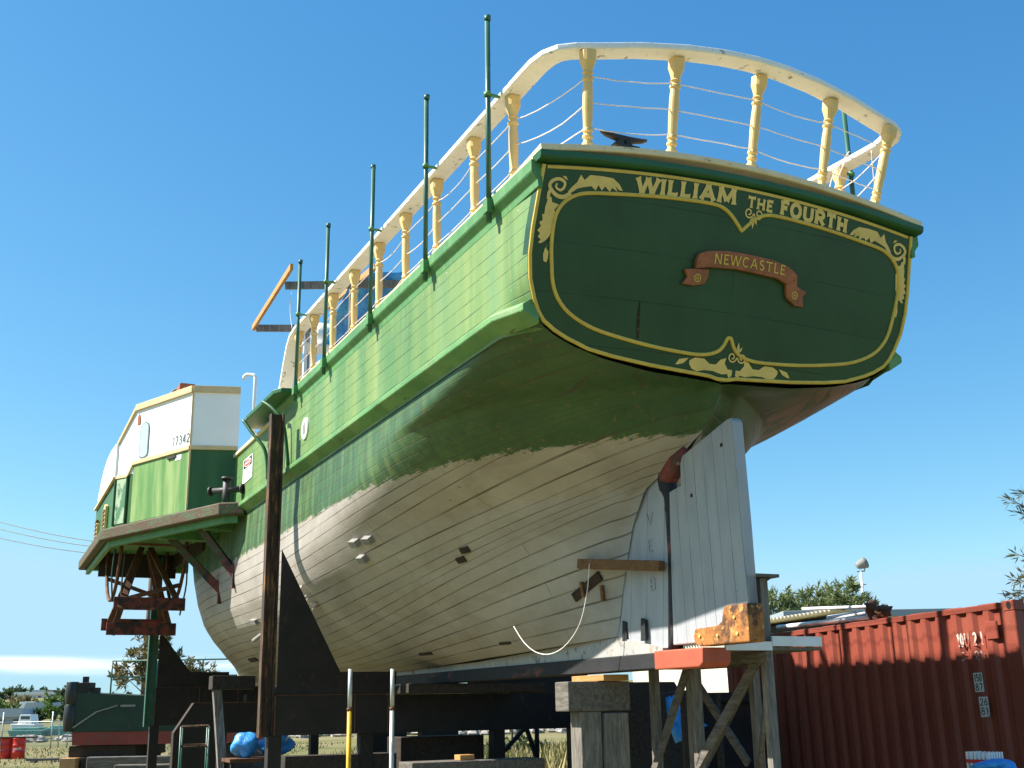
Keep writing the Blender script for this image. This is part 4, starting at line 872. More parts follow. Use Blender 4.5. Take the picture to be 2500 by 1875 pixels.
# two slim tubes under the hull
for a, b, lab, mat in ((5.6, 1.96, 'slim steel tube prop with a yellow lower half', 1), (5.6, 1.43, 'slim plain galvanised tube prop under the bilge', 0)):
    t = ship_thing('tube_prop', a, b, 0, lab, 'prop', 'slim tube props'); O_ = (a, b, 0)
    galv = W_.setdefault('galv', paint('galvanised_tube', (.50, .52, .50), .4, .12, 9, [((.2, .15, .1), (1, 1, 1), 14, .64, .74, .5)], .1, 60, .3))
    yel = W_.setdefault('yellow', paint('yellow_tube_paint', (.66, .38, .015), .45, .1, 9, [((.2, .12, .05), (1, 1, 1), 12, .62, .7, .7)], .1, 60))
    MB().tube([(a, b, 1.9), (a, b, 2.36)], .026, 12).build('upper_tube', galv, t, O_)
    MB().tube([(a, b, .0), (a, b, 1.9)], .028, 12).build('lower_tube', yel if mat else galv, t, O_)
    MB().tube([(a, b, 1.88), (a, b, 1.915)], .034, 12).build('collar', W_['rust'], t, O_)
# timber pier below the heel
t = ship_thing('timber_pier', 2.6, .2, 0, 'weathered timber pier of upright baulks capped by a square block under the keel', 'timber pier'); O_ = (2.6, .2, 0)
MB().bb(2.72, 3.02, -.18, .55, 1.84, 2.135).build('cap_block', W_['timber_greyx'], t, O_, .012)
MB().bb(2.74, 2.98, .16, .40, 0, 1.838).build('upright', W_['timber_grey'], t, O_, .012)
MB().bb(2.70, 3.0, -.14, .145, 0, 1.82).build('upright', W_['timber_grey'], t, O_, .012)
MB().bb(2.6, 3.3, -.10, .2, 2.137, 2.20).build('packing', W_['timber_new'], t, O_, .006)
# rough baulks and steel below the main beam
for k, (a0, a1, b0, b1, z0, z1, lab) in enumerate(((8.3, 8.9, -.95, .35, .95, 1.50, 'squared dark baulk below the main beam, right of the tube props'), (7.9, 8.4, .55, 2.1, .7, 1.30, 'low dark baulk behind the yellow tube prop'), (6.2, 6.7, -.9, .95, .95, 1.24, 'long pale topped plank lying under the main beam'), (6.9, 7.6, -1.3, .75, 2.09, 2.215, 'flat packing plank between the main beam and the keel'))):
    mb = MB(); mb.bb(a0, a1, b0, b1, z0, z1); ship_mesh(mb, 'timber_baulk', W_['timber_dark'] if k != 2 else W_['timber_greyx'], ((a0 + a1) / 2, (b0 + b1) / 2, z0), lab, 'timber baulk', 'baulks under the main beam', .012)
mb = MB(); mb.bb(8.2, 9.0, -1.0, .4, .55, .94); mb.bb(8.2, 9.0, -1.0, .4, 0, .54); ship_mesh(mb, 'timber_crib', W_['timber_dark'], (8.6, -.3, 0), 'dark timber crib stacked below the squared baulk', 'timber crib', None, .012)
mb = MB(); mb.bb(7.8, 8.5, .5, 2.15, 0, .34); mb.bb(7.8, 8.5, .5, 2.15, .345, .695); ship_mesh(mb, 'timber_crib', W_['timber_dark'], (8.1, 1.3, 0), 'dark timber crib under the low baulk behind the yellow prop', 'timber crib', None, .012)
mb = MB(); mb.bb(6.1, 6.8, -.8, .0, 0, .945); ship_mesh(mb, 'timber_crib', W_['timber_dark'], (6.4, -.4, 0), 'dark timber crib under the pale plank', 'timber crib', None, .012)
mb = MB(); mb.bb(6.3, 6.5, .06, .26, 1.242, 1.31); ship_mesh(mb, 'timber_offcut', W_['timber_new'], (6.4, .16, 1.242), 'small pale offcut lying on the pale plank', 'offcut', None, .006)
for b, lab in ((-2.15, 'dark square steel post behind the timber pier, its left side nearer the ship'), (-2.85, 'dark square steel post behind the timber pier, closest to the scaffold')):
    mb = MB(); mb.bb(6.4, 6.75, b - .2, b + .2, 0, 2.2); ship_mesh(mb, 'steel_post', W_['dark_iron'], (6.57, b, 0), lab, 'steel post', 'dark posts behind the pier', .01)
for p0, p1, k in (((9.5, -1.6, 1.5), (9.5, -2.35, .95), 0), ((9.5, -2.0, 1.6), (9.5, -2.2, .9), 1)):
    pass
t = ship_thing('angle_brace', 10.5, -2.4, 0, 'thin dark angle iron trestle against the sunlit grass', 'trestle'); O_ = (10.5, -2.4, 0)
for p, q in (((10.5, -2.9, 1.75), (10.5, -2.2, 1.10)), ((10.5, -2.2, 1.10), (10.5, -2.05, 1.75)), ((10.5, -2.2, 1.1), (10.5, -2.2, 0)), ((10.5, -2.9, 1.75), (10.5, -2.9, 0)), ((10.5, -2.7, 1.55), (10.5, -2.9, 1.0))): MB().beam(p, q, .06, .06).build('angle_iron', W_['dark_iron'], t, O_)

# scaffold beside the rudder
t = ship_thing('timber_scaffold', 1.6, -1.0, 0, 'rough timber scaffold with a plank deck beside the rudder', 'scaffold'); O_ = (1.6, -1.0, 0)
tg = W_['timber_grey']
for a, b, h in ((.95, -.62, 3.03), (2.15, -.62, 2.36), (1.98, -1.22, 3.02), (3.15, -1.22, 2.36), (2.95, -.62, 2.3)):
    MB().bb(a - .04, a + .04, b - .045, b + .045, 0, h).build('standard', tg, t, O_, .004)
for p, q in (((1.0, -.565, 2.30), (2.12, -.565, 1.30)), ((2.0, -1.27, 2.28), (3.1, -1.27, 1.2)), ((2.2, -.56, 2.25), (2.95, -.56, 1.2)), ((.99, -.66, 2.2), (1.98, -1.2, 1.2)), ((2.15, -1.2, 1.3), (3.1, -1.17, 2.25))):
    MB().beam(p, q, .035, .09).build('brace', W_['timber_greyx'], t, O_)
for z in (1.12, 2.26):
    for b, a0, a1 in ((-.565, .85, 3.05), (-1.275, 1.85, 3.25)):
        MB().bb(a0, a1, b - .02, b + .02, z, z + .09).build('ledger', W_['timber_greyx'], t, O_)
mb = MB(); mb.prism([(.88, -.12), (.88, -1.2), (3.2, -1.32), (3.2, -.45), (1.1, -.3)], lambda x, y, d: (x, y, d), 2.365, 2.395); mb.build('deck_board', W_['timber_greyx'], t, O_)
MB().bb(.85, .875, -.62, -.10, 2.36, 2.44).build('fascia_board', W_['white_wood'], t, O_)
MB().bb(.85, .875, -1.20, -.625, 2.40, 2.49).build('fascia_board', W_['white_wood'], t, O_)
MB().beam((.95, -.72, 3.05), (1.98, -1.25, 3.04), .04, .03).build('guard_plank', W_['timber_greyx'], t, O_)
MB().bb(.85, 1.05, -.76, -.16, 3.035, 3.065).build('top_plank', W_['timber_greyx'], t, O_)
mb = MB(); mb.bb(.9, 1.0, -.30, -.14, 3.067, 3.17); ship_mesh(mb, 'wood_block', W_['timber_brown'], (.95, -.22, 3.067), 'brown wood block standing on the scaffold top plank', 'block', None, .006)
for k, (a, b0, b1, lab) in enumerate(((5.4, -1.35, -2.75, 'dark weathered plywood sheet standing behind the scaffold'),)):
    mb = MB(); mb.prism([(b0, 0), (b0, 2.18), (b1 + .3, 2.18), (b1, 1.75), (b1, 0)], AT(a), 0, .04); ship_mesh(mb, 'plywood_sheet', W_['timber_dark'], (a, (b0 + b1) / 2, 0), lab, 'plywood sheet')
mb = cloth((4.3, -1.62, 1.98), (4.55, -1.95, 2.02), (4.2, -2.05, 1.62), (4.1, -1.6, 1.45), 10, 8, .12, 9)
o = ship_mesh(mb, 'tarpaulin', W_['tarp'], (4.2, -1.7, 1.3), 'blue tarpaulin hung behind the scaffold braces', 'tarpaulin'); o.modifiers.new('s', 'SOLIDIFY').thickness = .006
t = ship_thing('tarp_trestle', 4.2, -1.7, 0, 'low dark timber trestle that holds the tarpaulin behind the scaffold', 'trestle'); O_ = (4.2, -1.7, 0)
for a, b in ((4.3, -1.55), (4.65, -2.1), (3.9, -1.6), (4.0, -2.15)): MB().bb(a - .03, a + .03, b - .03, b + .03, 0, 2.02).build('leg', W_['timber_dark'], t, O_)
MB().beam((4.3, -1.5, 1.98), (4.65, -2.15, 2.02), .06, .08).build('rail', W_['timber_dark'], t, O_)
# pipe trestle with a tied blue bundle
t = ship_thing('pipe_trestle', 12.0, 2.6, 0, 'small grey pipe trestle left of the grey shore', 'trestle'); O_ = (12, 2.6, 0)
for a, b in ((11.0, 2.98), (11.0, 2.55), (12.2, 2.75), (12.2, 2.35)): MB().tube([(a, b, 0), (a, b, 1.68)], .016, 8).build('leg', W_['pole_green'], t, O_)
for z in (1.68, 1.38, .9): MB().tube([(11.0, 2.98, z), (11.0, 2.55, z), (12.2, 2.35, z), (12.2, 2.75, z), (11.0, 2.98, z)], .013, 8).build('rail', W_['rust_post'], t, O_)
def blob(c, r, seed, n=22, m=14, amp=.18):
    rr = random.Random(seed); ph = [(rr.randint(1, 4), rr.randint(1, 5), rr.uniform(0, 6)) for _ in range(6)]; vs = []; fs = []
    for j in range(m + 1):
        for i in range(n):
            th = 2 * pi * i / n; fi = pi * j / m
            k = 1 + amp * sum(sin(p * th + q * fi + o) for p, q, o in ph) / 3 * sin(fi)
            vs.append((c[0] + r[0] * k * sin(fi) * cos(th), c[1] + r[1] * k * sin(fi) * sin(th), c[2] + r[2] * k * cos(fi)))
    for j in range(m):
        for i in range(n): fs.append((j * n + i, j * n + (i + 1) % n, (j + 1) * n + (i + 1) % n, (j + 1) * n + i))
    return MB().add(vs, fs, smooth=True)
t = ship_thing('tool_trestle', 9.9, 1.95, 0, 'low dark bench carrying the tied blue bundle behind the rusty post', 'bench'); O_ = (9.9, 1.95, 0)
MB().bb(9.6, 10.2, 1.5, 2.5, 1.18, 1.23).build('bench_top', W_['rust'], t, O_)
for a, b in ((9.65, 1.55), (9.65, 2.45), (10.15, 1.55), (10.15, 2.45)): MB().bb(a - .03, a + .03, b - .03, b + .03, 0, 1.18).build('leg', W_['dark_iron'], t, O_)
mb = blob((9.9, 2.22, 1.41), (.16, .19, .18), 5, amp=.3); ship_mesh(mb, 'tarp_bundle', W_['tarp'], (9.9, 2.2, 1.23), 'bright blue tarpaulin bundle tied up on the low bench', 'bundle')
mb = blob((10.0, 1.75, 1.40), (.15, .26, .17), 8, amp=.3); ship_mesh(mb, 'tarp_bundle', W_['tarp'], (10, 1.75, 1.23), 'dark blue shaded tarpaulin bundle right of the bright one', 'bundle')
# ================================================================== camera
PITCH, ROLL, FPX = .2719, -.0171, 2497.4
cp, sp_ = cos(PITCH), sin(PITCH); f_ = Vector((0, cp, sp_)); u0 = Vector((0, -sp_, cp)); r0 = Vector((1, 0, 0))
cr, sr = cos(ROLL), sin(ROLL); r_ = r0 * cr + u0 * sr; u_ = u0 * cr - r0 * sr
camd = bpy.data.cameras.new('camera'); cam = bpy.data.objects.new('camera', camd); COL.objects.link(cam)
Mc = Matrix((r_, u_, -f_)).transposed().to_4x4(); Mc.translation = (0, 0, EYE); cam.matrix_world = Mc
camd.sensor_width = 36; camd.lens = 36 * FPX / 2212; camd.clip_start = .05; camd.clip_end = 6000
scene.camera = cam
def at(px, py, Y):
    """world point at depth Y seen in that direction (survey of the photo, 2212 px wide)"""
    d = f_ + r_ * ((px - 1106) / FPX) - u_ * ((py - 829.5) / FPX); return Vector((0, 0, EYE)) + d * (Y / d.y)
def gx(px, Y): return at(px, 1530, Y).x

# ================================================================== foliage
def leaf_mat(name, c1, c2, c3):
    t = NT(name); n = t.noise(t.coord('Object'), 2.2, 3); n2 = t.noise(t.coord('Object'), 11, 2)
    c = t.mix(t.ramp(n, .35, .65), c1, c2); c = t.mix(t.ramp(n2, .5, .7), c, c3)
    m = t.out(c, .55, 0, None, .3); t.p.inputs['Subsurface Weight'].default_value = 0
    tr = t.n.new('ShaderNodeBsdfTranslucent'); t.lk(c, tr.inputs['Color']); mx = t.n.new('ShaderNodeMixShader'); mx.inputs[0].default_value = .25
    t.lk(t.p.outputs[0], mx.inputs[1]); t.lk(tr.outputs[0], mx.inputs[2]); t.lk(mx.outputs[0], t.n['Material Output'].inputs['Surface']); return m
LEAF_G = leaf_mat('olive_leaves', (.10, .135, .045), (.17, .20, .065), (.24, .26, .12))
LEAF_R = leaf_mat('gum_leaves', (.10, .11, .04), (.20, .13, .06), (.27, .26, .12))
LEAF_D = leaf_mat('dark_leaves', (.022, .045, .014), (.05, .085, .025), (.07, .10, .03))
LEAF_B = leaf_mat('bright_leaves', (.06, .12, .02), (.10, .17, .03), (.14, .19, .05))
LEAF_S = leaf_mat('grey_green_leaves', (.085, .11, .06), (.13, .15, .08), (.17, .165, .09))
BARK = wood('bark', (.16, .12, .09), (.06, .045, .035))
def leaf(mb, p, d, L, w, r):
    d = d.normalized(); s = d.cross(Vector((r.uniform(-1, 1), r.uniform(-1, 1), r.uniform(-1, 1)))).normalized() * w / 2
    m = p + d * L * .45
    mb.add([p, m + s, p + d * L, m - s], [(0, 1, 2, 3)])
def tree(x, y, h, clumps, nleaf, L, w, mat, label, seed, group=None, cat='tree', name='tree', z0=0, trunk=.12):
    """clumps: (dx, dy, z, radius) ; leaves spread through each, gaps left between"""
    r = random.Random(seed); t = empty(name, (x, y, z0), 0, label, cat, group)
    mb = MB(); top = max(c[2] for c in clumps) * .75
    mb.tube([(0, 0, -.1), (.03 * h * .1, 0, top * .4), (r.uniform(-.1, .1), r.uniform(-.1, .1), top)], [trunk, trunk * .75, trunk * .3], 8)
    for cx, cy, cz, cr_ in clumps: mb.tube([(0, 0, top * r.uniform(.35, .6)), (cx * .5, cy * .5, (top * .5 + cz) * .5 + .1), (cx, cy, cz)], [trunk * .45, trunk * .25, trunk * .08], 6)
    mb.build('trunk', BARK, t)
    mb = MB(); tot = sum(c[3] ** 2 for c in clumps)
    for cx, cy, cz, cr_ in clumps:
        n = int(nleaf * cr_ ** 2 / tot); nt = max(4, n // 14)
        for _ in range(nt):
            v = Vector((r.gauss(0, 1), r.gauss(0, 1), r.gauss(0, .8))).normalized() * cr_ * (r.random() ** .45)
            c = Vector((cx, cy, cz)) + v; dr = (v + Vector((0, 0, .3 * cr_)) + Vector((r.uniform(-.5, .5), r.uniform(-.5, .5), r.uniform(-.5, .5))) * cr_).normalized(); tl = cr_ * .35
            for k in range(14):
                p = c + dr * tl * (k / 14 - .3) + Vector((r.gauss(0, 1), r.gauss(0, 1), r.gauss(0, 1))) * tl * .16
                leaf(mb, p, dr + Vector((r.gauss(0, .7), r.gauss(0, .7), r.gauss(0, .6))), L * r.uniform(.7, 1.3), w * r.uniform(.7, 1.3), r)
    mb.build('crown', mat, t, recalc=False); return t

# ================================================================== ground
t = NT('dry_grass_and_dirt'); ob = t.coord('Object'); n1 = t.noise(ob, .12, 6, .6); n2 = t.noise(ob, 1.1, 6, .65); n3 = t.noise(ob, 9, 4)
c = t.mix(t.ramp(n1, .40, .60), (.12, .125, .045), (.22, .18, .10)); c = t.mix(t.ramp(n2, .45, .65, 0, .8), c, (.17, .17, .06)); c = t.mix(t.ramp(n2, .62, .75, 0, .8), c, (.225, .18, .11)); c = t.mix(t.ramp(n3, .5, .72, 0, .4), c, (.08, .075, .035))
gm = t.out(c, .95, 0, t.bump(n3, .6, .06), .1)
def hill_h(x, y):
    if y < 210: return 0
    k = min(1, (y - 210) / 190); return (7.2 + 1.6 * sin(x * .011 + 1) + 1.0 * sin(x * .03)) * k * k * (3 - 2 * k) * (1 if x < 120 else max(.25, 1 - (x - 120) / 260))
xs = [-1600, -700, -420] + [-400 + i * 20 for i in range(41)] + [420, 700, 1600]; ys = [-60, -20, 0, 10, 20, 40, 80, 140, 200] + [210 + i * 16 for i in range(20)] + [620, 1000, 2500]
mb = MB(); vs = [(x, y, hill_h(x, y) if abs(x) < 800 else 0) for y in ys for x in xs]; n = len(xs)
mb.add(vs, [(j * n + i, j * n + i + 1, (j + 1) * n + i + 1, (j + 1) * n + i) for j in range(len(ys) - 1) for i in range(n - 1)], smooth=True)
tag(mb.build('ground', gm), kind='structure')
r = random.Random(11); mb = MB()
def blades(x0, x1, y0, y1, n, h0, h1, w=.012):
    for _ in range(n):
        x = r.uniform(x0, x1); y = r.uniform(y0, y1); h = r.uniform(h0, h1); a = r.uniform(0, 6.28); dx, dy = cos(a) * w * (1 + h * 4), sin(a) * w * (1 + h * 4); lx, ly = r.gauss(0, .3) * h, r.gauss(0, .3) * h
        mb.add([(x - dx, y - dy, 0), (x + dx, y + dy, 0), (x + lx, y + ly, h)], [(0, 1, 2)])
blades(-26, -8, 28, 48, 5000, .02, .09); blades(-30, -10, 48, 72, 3500, .04, .14, .02); blades(-3, 6, 34, 50, 5000, .15, .7, .02); blades(-8, -2, 30, 60, 2500, .05, .3)
t = NT('grass_blades'); n = t.noise(t.coord('Object'), .5, 4); c = t.mix(t.ramp(n, .35, .6), (.12, .14, .04), (.30, .25, .12)); gb = t.out(c, .7, 0, None, .2)
tag(mb.build('grass', gb, recalc=False), 'rough dry grass growing over the yard', 'grass', kind='stuff')

# ================================================================== container and the yard on the right
CDIST = 16.0; q_ = f_ + r_ * ((2190 - 1106) / FPX) - u_ * ((1297 - 829.5) / FPX); CTOP = Vector((0, 0, EYE)) + q_ * (CDIST / hypot(q_.x, q_.y))
CH = radians(25.2); CD = Vector((-sin(CH), cos(CH), 0)); CN = Vector((CTOP.x, CTOP.y, 0)); CROT = atan2(CD.y, CD.x); CL = 6.25; ZT = CTOP.z; ZB = ZT - 2.6; TILT = radians(1.3)
RED = paint('container_red_oxide', (.235, .048, .028), .5, .12, 1.2, [((.31, .095, .058), (1, 1, .5), 3, .5, .8, .5), ((.11, .045, .03), (2, 2, .5), 6, .64, .72, .7)], .15, 30)
t = empty('shipping_container', (CN.x + sin(TILT) * -2.6 * CD.x, CN.y + sin(TILT) * -2.6 * CD.y, ZB), CROT, 'red corrugated shipping container along the right of the yard', 'container')
t.rotation_euler = (0, TILT, CROT)
hz = ZT - ZB; pit = .278; dep = .040
def corr(x0, x1, y0, sgn=-1):
    pts = []; x = x0
    while x < x1 - 1e-6:
        for f, d in ((0, 0), (.30, 0), (.5, 1), (.80, 1)): pts.append((min(x + f * pit, x1), y0 + sgn * dep * d))
        x += pit
    pts.append((x1, y0)); return pts
mb = MB(); pr = corr(.16, CL - .16, -.004); n = len(pr)
mb.add([(x, y, .15) for x, y in pr] + [(x, y, hz - .075) for x, y in pr], [(i, i + 1, n + i + 1, n + i) for i in range(n - 1)])
pr2 = [(x, -2.44 - y) for x, y in pr]
mb.add([(x, y, .15) for x, y in pr2] + [(x, y, hz - .075) for x, y in pr2], [(i, i + 1, n + i + 1, n + i) for i in range(n - 1)])
mb.bb(CL - .05, CL - .02, -2.4, -.04, .1, hz - .08); mb.build('side_panel', RED, t, recalc=False)
mb = MB(); mb.bb(.02, CL - .02, -2.42, -.07, hz - .06, hz - .045)
for k in range(9): mb.bb(.3 + k * .62, .6 + k * .62, -2.4, -.02, hz - .05, hz + .008)
mb.build('roof', RED, t)
for y in (-.03, -2.41):
    mb = MB(); mb.bb(.16, CL - .16, y - .035, y + .03, hz - .075, hz); mb.build('top_rail', RED, t, bevel=.005)
    mb = MB(); mb.bb(.16, CL - .16, y - .035, y + .03, 0, .15); mb.build('bottom_rail', RED, t, bevel=.005)
for x in (.0, CL):
    for y in (.0, -2.44):
        sx = 1 if x == 0 else -1; sy = -1 if y == 0 else 1
        mb = MB(); mb.bb(x, x + sx * .16, y + (.004 if y == 0 else -.004), y + sy * .16, .12, hz - .12); po = mb.build('corner_post', RED, t, bevel=.006)
        for z0 in (-.01, hz - .115):
            mb = MB(); mb.bb(x - sx * .012, x + sx * .178, y - sy * .012, y + sy * .162, z0, z0 + .128); mb.build('corner_casting', RED, po, bevel=.008)
        mb = MB(); mb.prism([(x + sx * .083 + .035 * cos(i * pi / 8), hz - .05 + .05 * sin(i * pi / 8)) for i in range(16)], lambda px, pz, d: (px, y - sy * .0125 + d, pz), -.001 * sy, -.0035 * sy); mb.build('casting_hole', W_['sign_black'], po)
mb = MB(); mb.bb(-.01, .03, -2.3, -.15, .12, hz - .12); mb.build('door', RED, t)
def CS(px):
    d = at(px, 1400, 10) - Vector((0, 0, EYE)); n = Vector((CD.y, -CD.x, 0)); tt = (CN - Vector((0, 0, 0))).dot(n) / Vector((d.x, d.y, 0)).dot(n); return (Vector((d.x, d.y, 0)) * tt - CN).dot(CD)
mb = MB(); mb.bb(CS(2161), CS(2134), -.002, .012, hz - .44, hz - .22); mb.build('data_plate', RED, t, bevel=.004)
FD = paint('worn_white_stencil', (.60, .50, .44), .6, .1, 6, [((.27, .065, .04), (1, 1, 1), 9, .46, .54, 1)], .05, 30)
mb = MB(); text(mb, '10U 2 1', 0, lambda x, y, o: (CS(2069) - x, o, hz - .50 + y), .17, 1, .026, .003, 1.0, .25, CS(2069) - CS(2124))
text(mb, '5  21', 0, lambda x, y, o: (CS(2072) - x, o, hz - .68 + y), .11, 1, .018, .003, 1.0, .25, CS(2072) - CS(2120)); mb.build('stencil_digits', FD, t, recalc=False)
PLW = paint('grey_decal', (.62, .62, .58), .6, .1, 20, [((.3, .1, .07), (1, 1, 1), 16, .58, .66, 1)], .05, 30)
for s0, z, txs, hh in ((CS(2093), hz - .84, ('150', '87'), .24), (CS(2098), hz - 1.14, ('26', '81'), .25)):
    mb = MB(); mb.bb(s0 - .15, s0, .002, .004, z - hh + .0, z); pl = mb.build('decal', PLW, t)
    mb = MB()
    for k, tx in enumerate(txs): text(mb, tx, 0, lambda x, y, o, k=k, s0=s0, z=z: (s0 - .016 - x, o, z - .108 - k * .115 + y), .09, 1, .013, .0055, 1.0, .2, .118)
    mb.build('decal_digits', W_['sign_black'], pl, recalc=False)
def cont_thing(mb, name, mat, org, label, cat, group=None, bevel=0):
    o = mb.build(name, mat, None, org, bevel); o.location = CN + CD * org[0] + Vector((CD.y * -1, CD.x, 0)) * org[1] + Vector((0, 0, org[2])); o.rotation_euler = (0, 0, CROT); return tag(o, label, cat, group)
for x in (.4, CL - .4):
    mb = MB(); mb.bb(x - .2, x + .2, -2.6, .1, 0, ZB - .02 - sin(TILT) * (x + .2)); cont_thing(mb, 'timber_bearer', W_['timber_dark'], (x, -1.2, 0), 'timber bearer under the container, near its %s end' % ('open' if x < 1 else 'far'), 'bearer', 'bearers under the container', .01)
rr = random.Random(5)
labs = ['longest white pipe lying on the container roof', 'short white pipe in the scrap on the container roof', 'white pipe crossing the others on the container roof', 'thin white pipe nearest the roof edge of the container']
for k, (s0, s1, y, z, rad) in enumerate(((2.6, 5.0, -.18, ZT + .0, .035), (3.0, 4.0, -.30, ZT + .08, .04), (2.7, 4.4, -.24, ZT + .15, .025), (3.2, 4.8, -.10, ZT + .0, .03))):
    mb = MB(); mb.tube([(s0, y, z), (s1, y - .1 * (k % 2), z + (.10 if k == 2 else -.0))], rad, 8); cont_thing(mb, 'scrap_pipe', W_['white_gloss'], (s0, y, z), labs[k], 'pipe', 'scrap pipes on the container roof')
for k, (x, y, z, w, h) in enumerate(((2.75, -.2, ZT - .05, .22, .30), (2.5, -.15, ZT - .05, .26, .2))):
    mb = blob((x, y, z + h / 2), (w / 2, .12, h / 2), 20 + k, 9, 6, .5); cont_thing(mb, 'scrap_lump', W_['rust'], (x, y, z), ('taller rusty scrap lump on the container roof', 'lower rusty scrap lump on the container roof')[k], 'scrap')
# bench at the foot of the container with a crate and a blue sack
t = empty('work_bench', tuple(at(2190, 1660, 12.6).xy) + (0,), CROT, 'low bench in the bottom right corner before the container', 'bench')
mb = MB(); mb.bb(-.55, .6, -.35, .35, 1.12, 1.16); mb.build('bench_top', W_['timber_dark'], t)
for x in (-.5, .55):
    for y in (-.3, .3): mb = MB(); mb.bb(x - .03, x + .03, y - .03, y + .03, 0, 1.12); mb.build('leg', W_['timber_dark'], t)
p = at(2128, 1647, 12.75); t = empty('wire_crate', (p.x, p.y, 1.16), CROT, 'white slotted crate with a red band on the corner bench', 'crate')
mb = MB()
for k in range(6):
    for y in (-.1, .1): mb.bb(-.14 + k * .056 - .012, -.14 + k * .056 + .012, y - .006, y + .006, 0, .2)
    for x in (-.15, .15): mb.bb(x - .006, x + .006, -.09 + k * .036 - .01, -.09 + k * .036 + .01, 0, .2)
mb.build('slats', W_['white_gloss'], t)
mb = MB(); mb.bb(-.16, .16, -.108, .108, .09, .125); mb.build('band', W_['sign_red'], t)
mb = MB(); mb.bb(-.15, .15, -.1, .1, .0, .012); mb.build('base', W_['white_gloss'], t)
p = at(2156, 1668, 12.5); mb = blob((0, 0, .05), (.19, .14, .10), 14, amp=.35); o = mb.build('blue_sack', W_['tarp']); o.location = (p.x, p.y, 1.15); tag(o, 'crumpled pale blue sack beside the crate in the corner', 'sack')

t = ship_thing('shade_bin', 7.6, -4.2, 0, 'dark bin added in place of the shade low on the cream shed', 'bin'); O_ = (7.6, -4.2, 0)  # made-up bin, its dark body stands in for shade on the lower shed wall
mb = MB(); mb.prism([(-3.0, .12), (-2.75, 2.02), (-5.0, 2.02), (-4.9, .12)], AT(7.0), 0, 1.6); mb.build('body', W_['dark_iron'], t, O_, .02)
mb = MB(); mb.bb(6.95, 7.0, -2.7, -5.05, 1.9, 2.05); mb.bb(6.95, 7.0, -2.9, -4.95, .9, 1.0); mb.build('rim', W_['dark_iron'], t, O_, .01)
mb = MB(); mb.bb(7.1, 7.3, -3.1, -4.8, 0, .12); mb.bb(8.2, 8.4, -3.1, -4.8, 0, .12); mb.build('skids', W_['dark_iron'], t, O_)
# cream corrugated shed behind
A0 = Vector((7.6, 27.6, 0)); A1 = Vector((3.9, 40.3, 0)); D_ = (A1 - A0); LW = D_.length; D_.normalize(); rz = atan2(D_.y, D_.x)
shed = empty('corrugated_shed', A0, rz, 'cream corrugated iron shed behind the red container', 'shed')
CI = paint('cream_corrugated_iron', (.62, .58, .47), .45, .07, 1, [((.34, .22, .12), (2, 2, .4), 4, .62, .74, .6)], .1, 20)
def corr2(L, pit, amp): n = int(L / pit * 8); return [(L * i / n, amp * cos(2 * pi * (L * i / n) / pit)) for i in range(n + 1)]
pr = corr2(LW, .19, .024); n = len(pr); mb = MB()
mb.add([(x, y, 0) for x, y in pr] + [(x, y, 3.62) for x, y in pr], [(i, i + 1, n + i + 1, n + i) for i in range(n - 1)], smooth=True)
pr = corr2(6, .19, .024); n = len(pr); mb.add([(0 + y, -x, 0) for x, y in pr] + [(0 + y, -x, 3.62) for x, y in pr], [(i, i + 1, n + i + 1, n + i) for i in range(n - 1)], smooth=True)
mb.bb(LW - .02, LW, -6, -.05, 0, 3.2); mb.bb(0.05, LW, -6, -5.98, 0, 3.2); mb.build('wall', CI, shed, recalc=False)
pr = corr2(LW + .5, .19, .028); n = len(pr); mb = MB()
mb.add([(x - .25, .38, 3.94 + y) for x, y in pr] + [(x - .25, -6.3, 3.3 + y) for x, y in pr], [(i, i + 1, n + i + 1, n + i) for i in range(n - 1)], smooth=True)
mb.add([(x - .25, .38, 3.925 + y) for x, y in pr] + [(x - .25, -6.3, 3.285 + y) for x, y in pr], [(i + 1, i, n + i, n + i + 1) for i in range(n - 1)], smooth=True)
mb.build('roof', CI, shed, recalc=False)
mb = MB(); mb.bb(0, LW, -.12, .03, 3.63, 3.80); mb.build('wall_plate', W_['dark_iron'], shed)
p0 = at(1700, 1338, 46); g = empty('flat_roofed_building', (p0.x, 46, 0), 0, 'grey flat roofed building behind the cream shed', 'building')
GY = paint('grey_fascia', (.26, .30, .32), .5, .05, 1, (), .05, 10)
mb = MB(); mb.bb(0, 6.5, 0, 9, 0, 4.95); mb.build('wall', CI, g); mb = MB(); mb.bb(-.2, 6.9, -.3, 9.2, 4.955, 5.30); mb.build('roof', GY, g, bevel=.02)
# floodlight
p = at(1885, 1500, 55); fl = empty('floodlight_pole', (p.x, p.y, 0), 0, 'slim white pole carrying one tilted floodlight above the trees', 'floodlight')
MB().tube([(0, 0, 0), (0, 0, 5), (.0, 0, 7.75)], [.10, .085, .06], 10).build('pole', W_['white_gloss'], fl)
mb = MB(); mb.beam((-.2, 0, 7.15), (.2, 0, 7.15), .04, .04); mb.beam((-.18, 0, 7.75), (.2, 0, 7.78), .05, .05); mb.beam((.18, -.0, 7.78), (.28, 0, 8.2), .04, .04); mb.build('bracket', W_['zinc'], fl)
mb = MB(); mb.tube([(-.18, 0, 8.0), (-.1, 0, 8.03), (.12, 0, 8.12), (.28, 0, 8.18)], [.10, .17, .24, .27], 16); mb.build('lamp_housing', W_['zinc'], fl)
mb = MB(); mb.tube([(.285, 0, 8.182), (.30, 0, 8.188)], .25, 16); mb.build('lamp_glass', GY, fl)
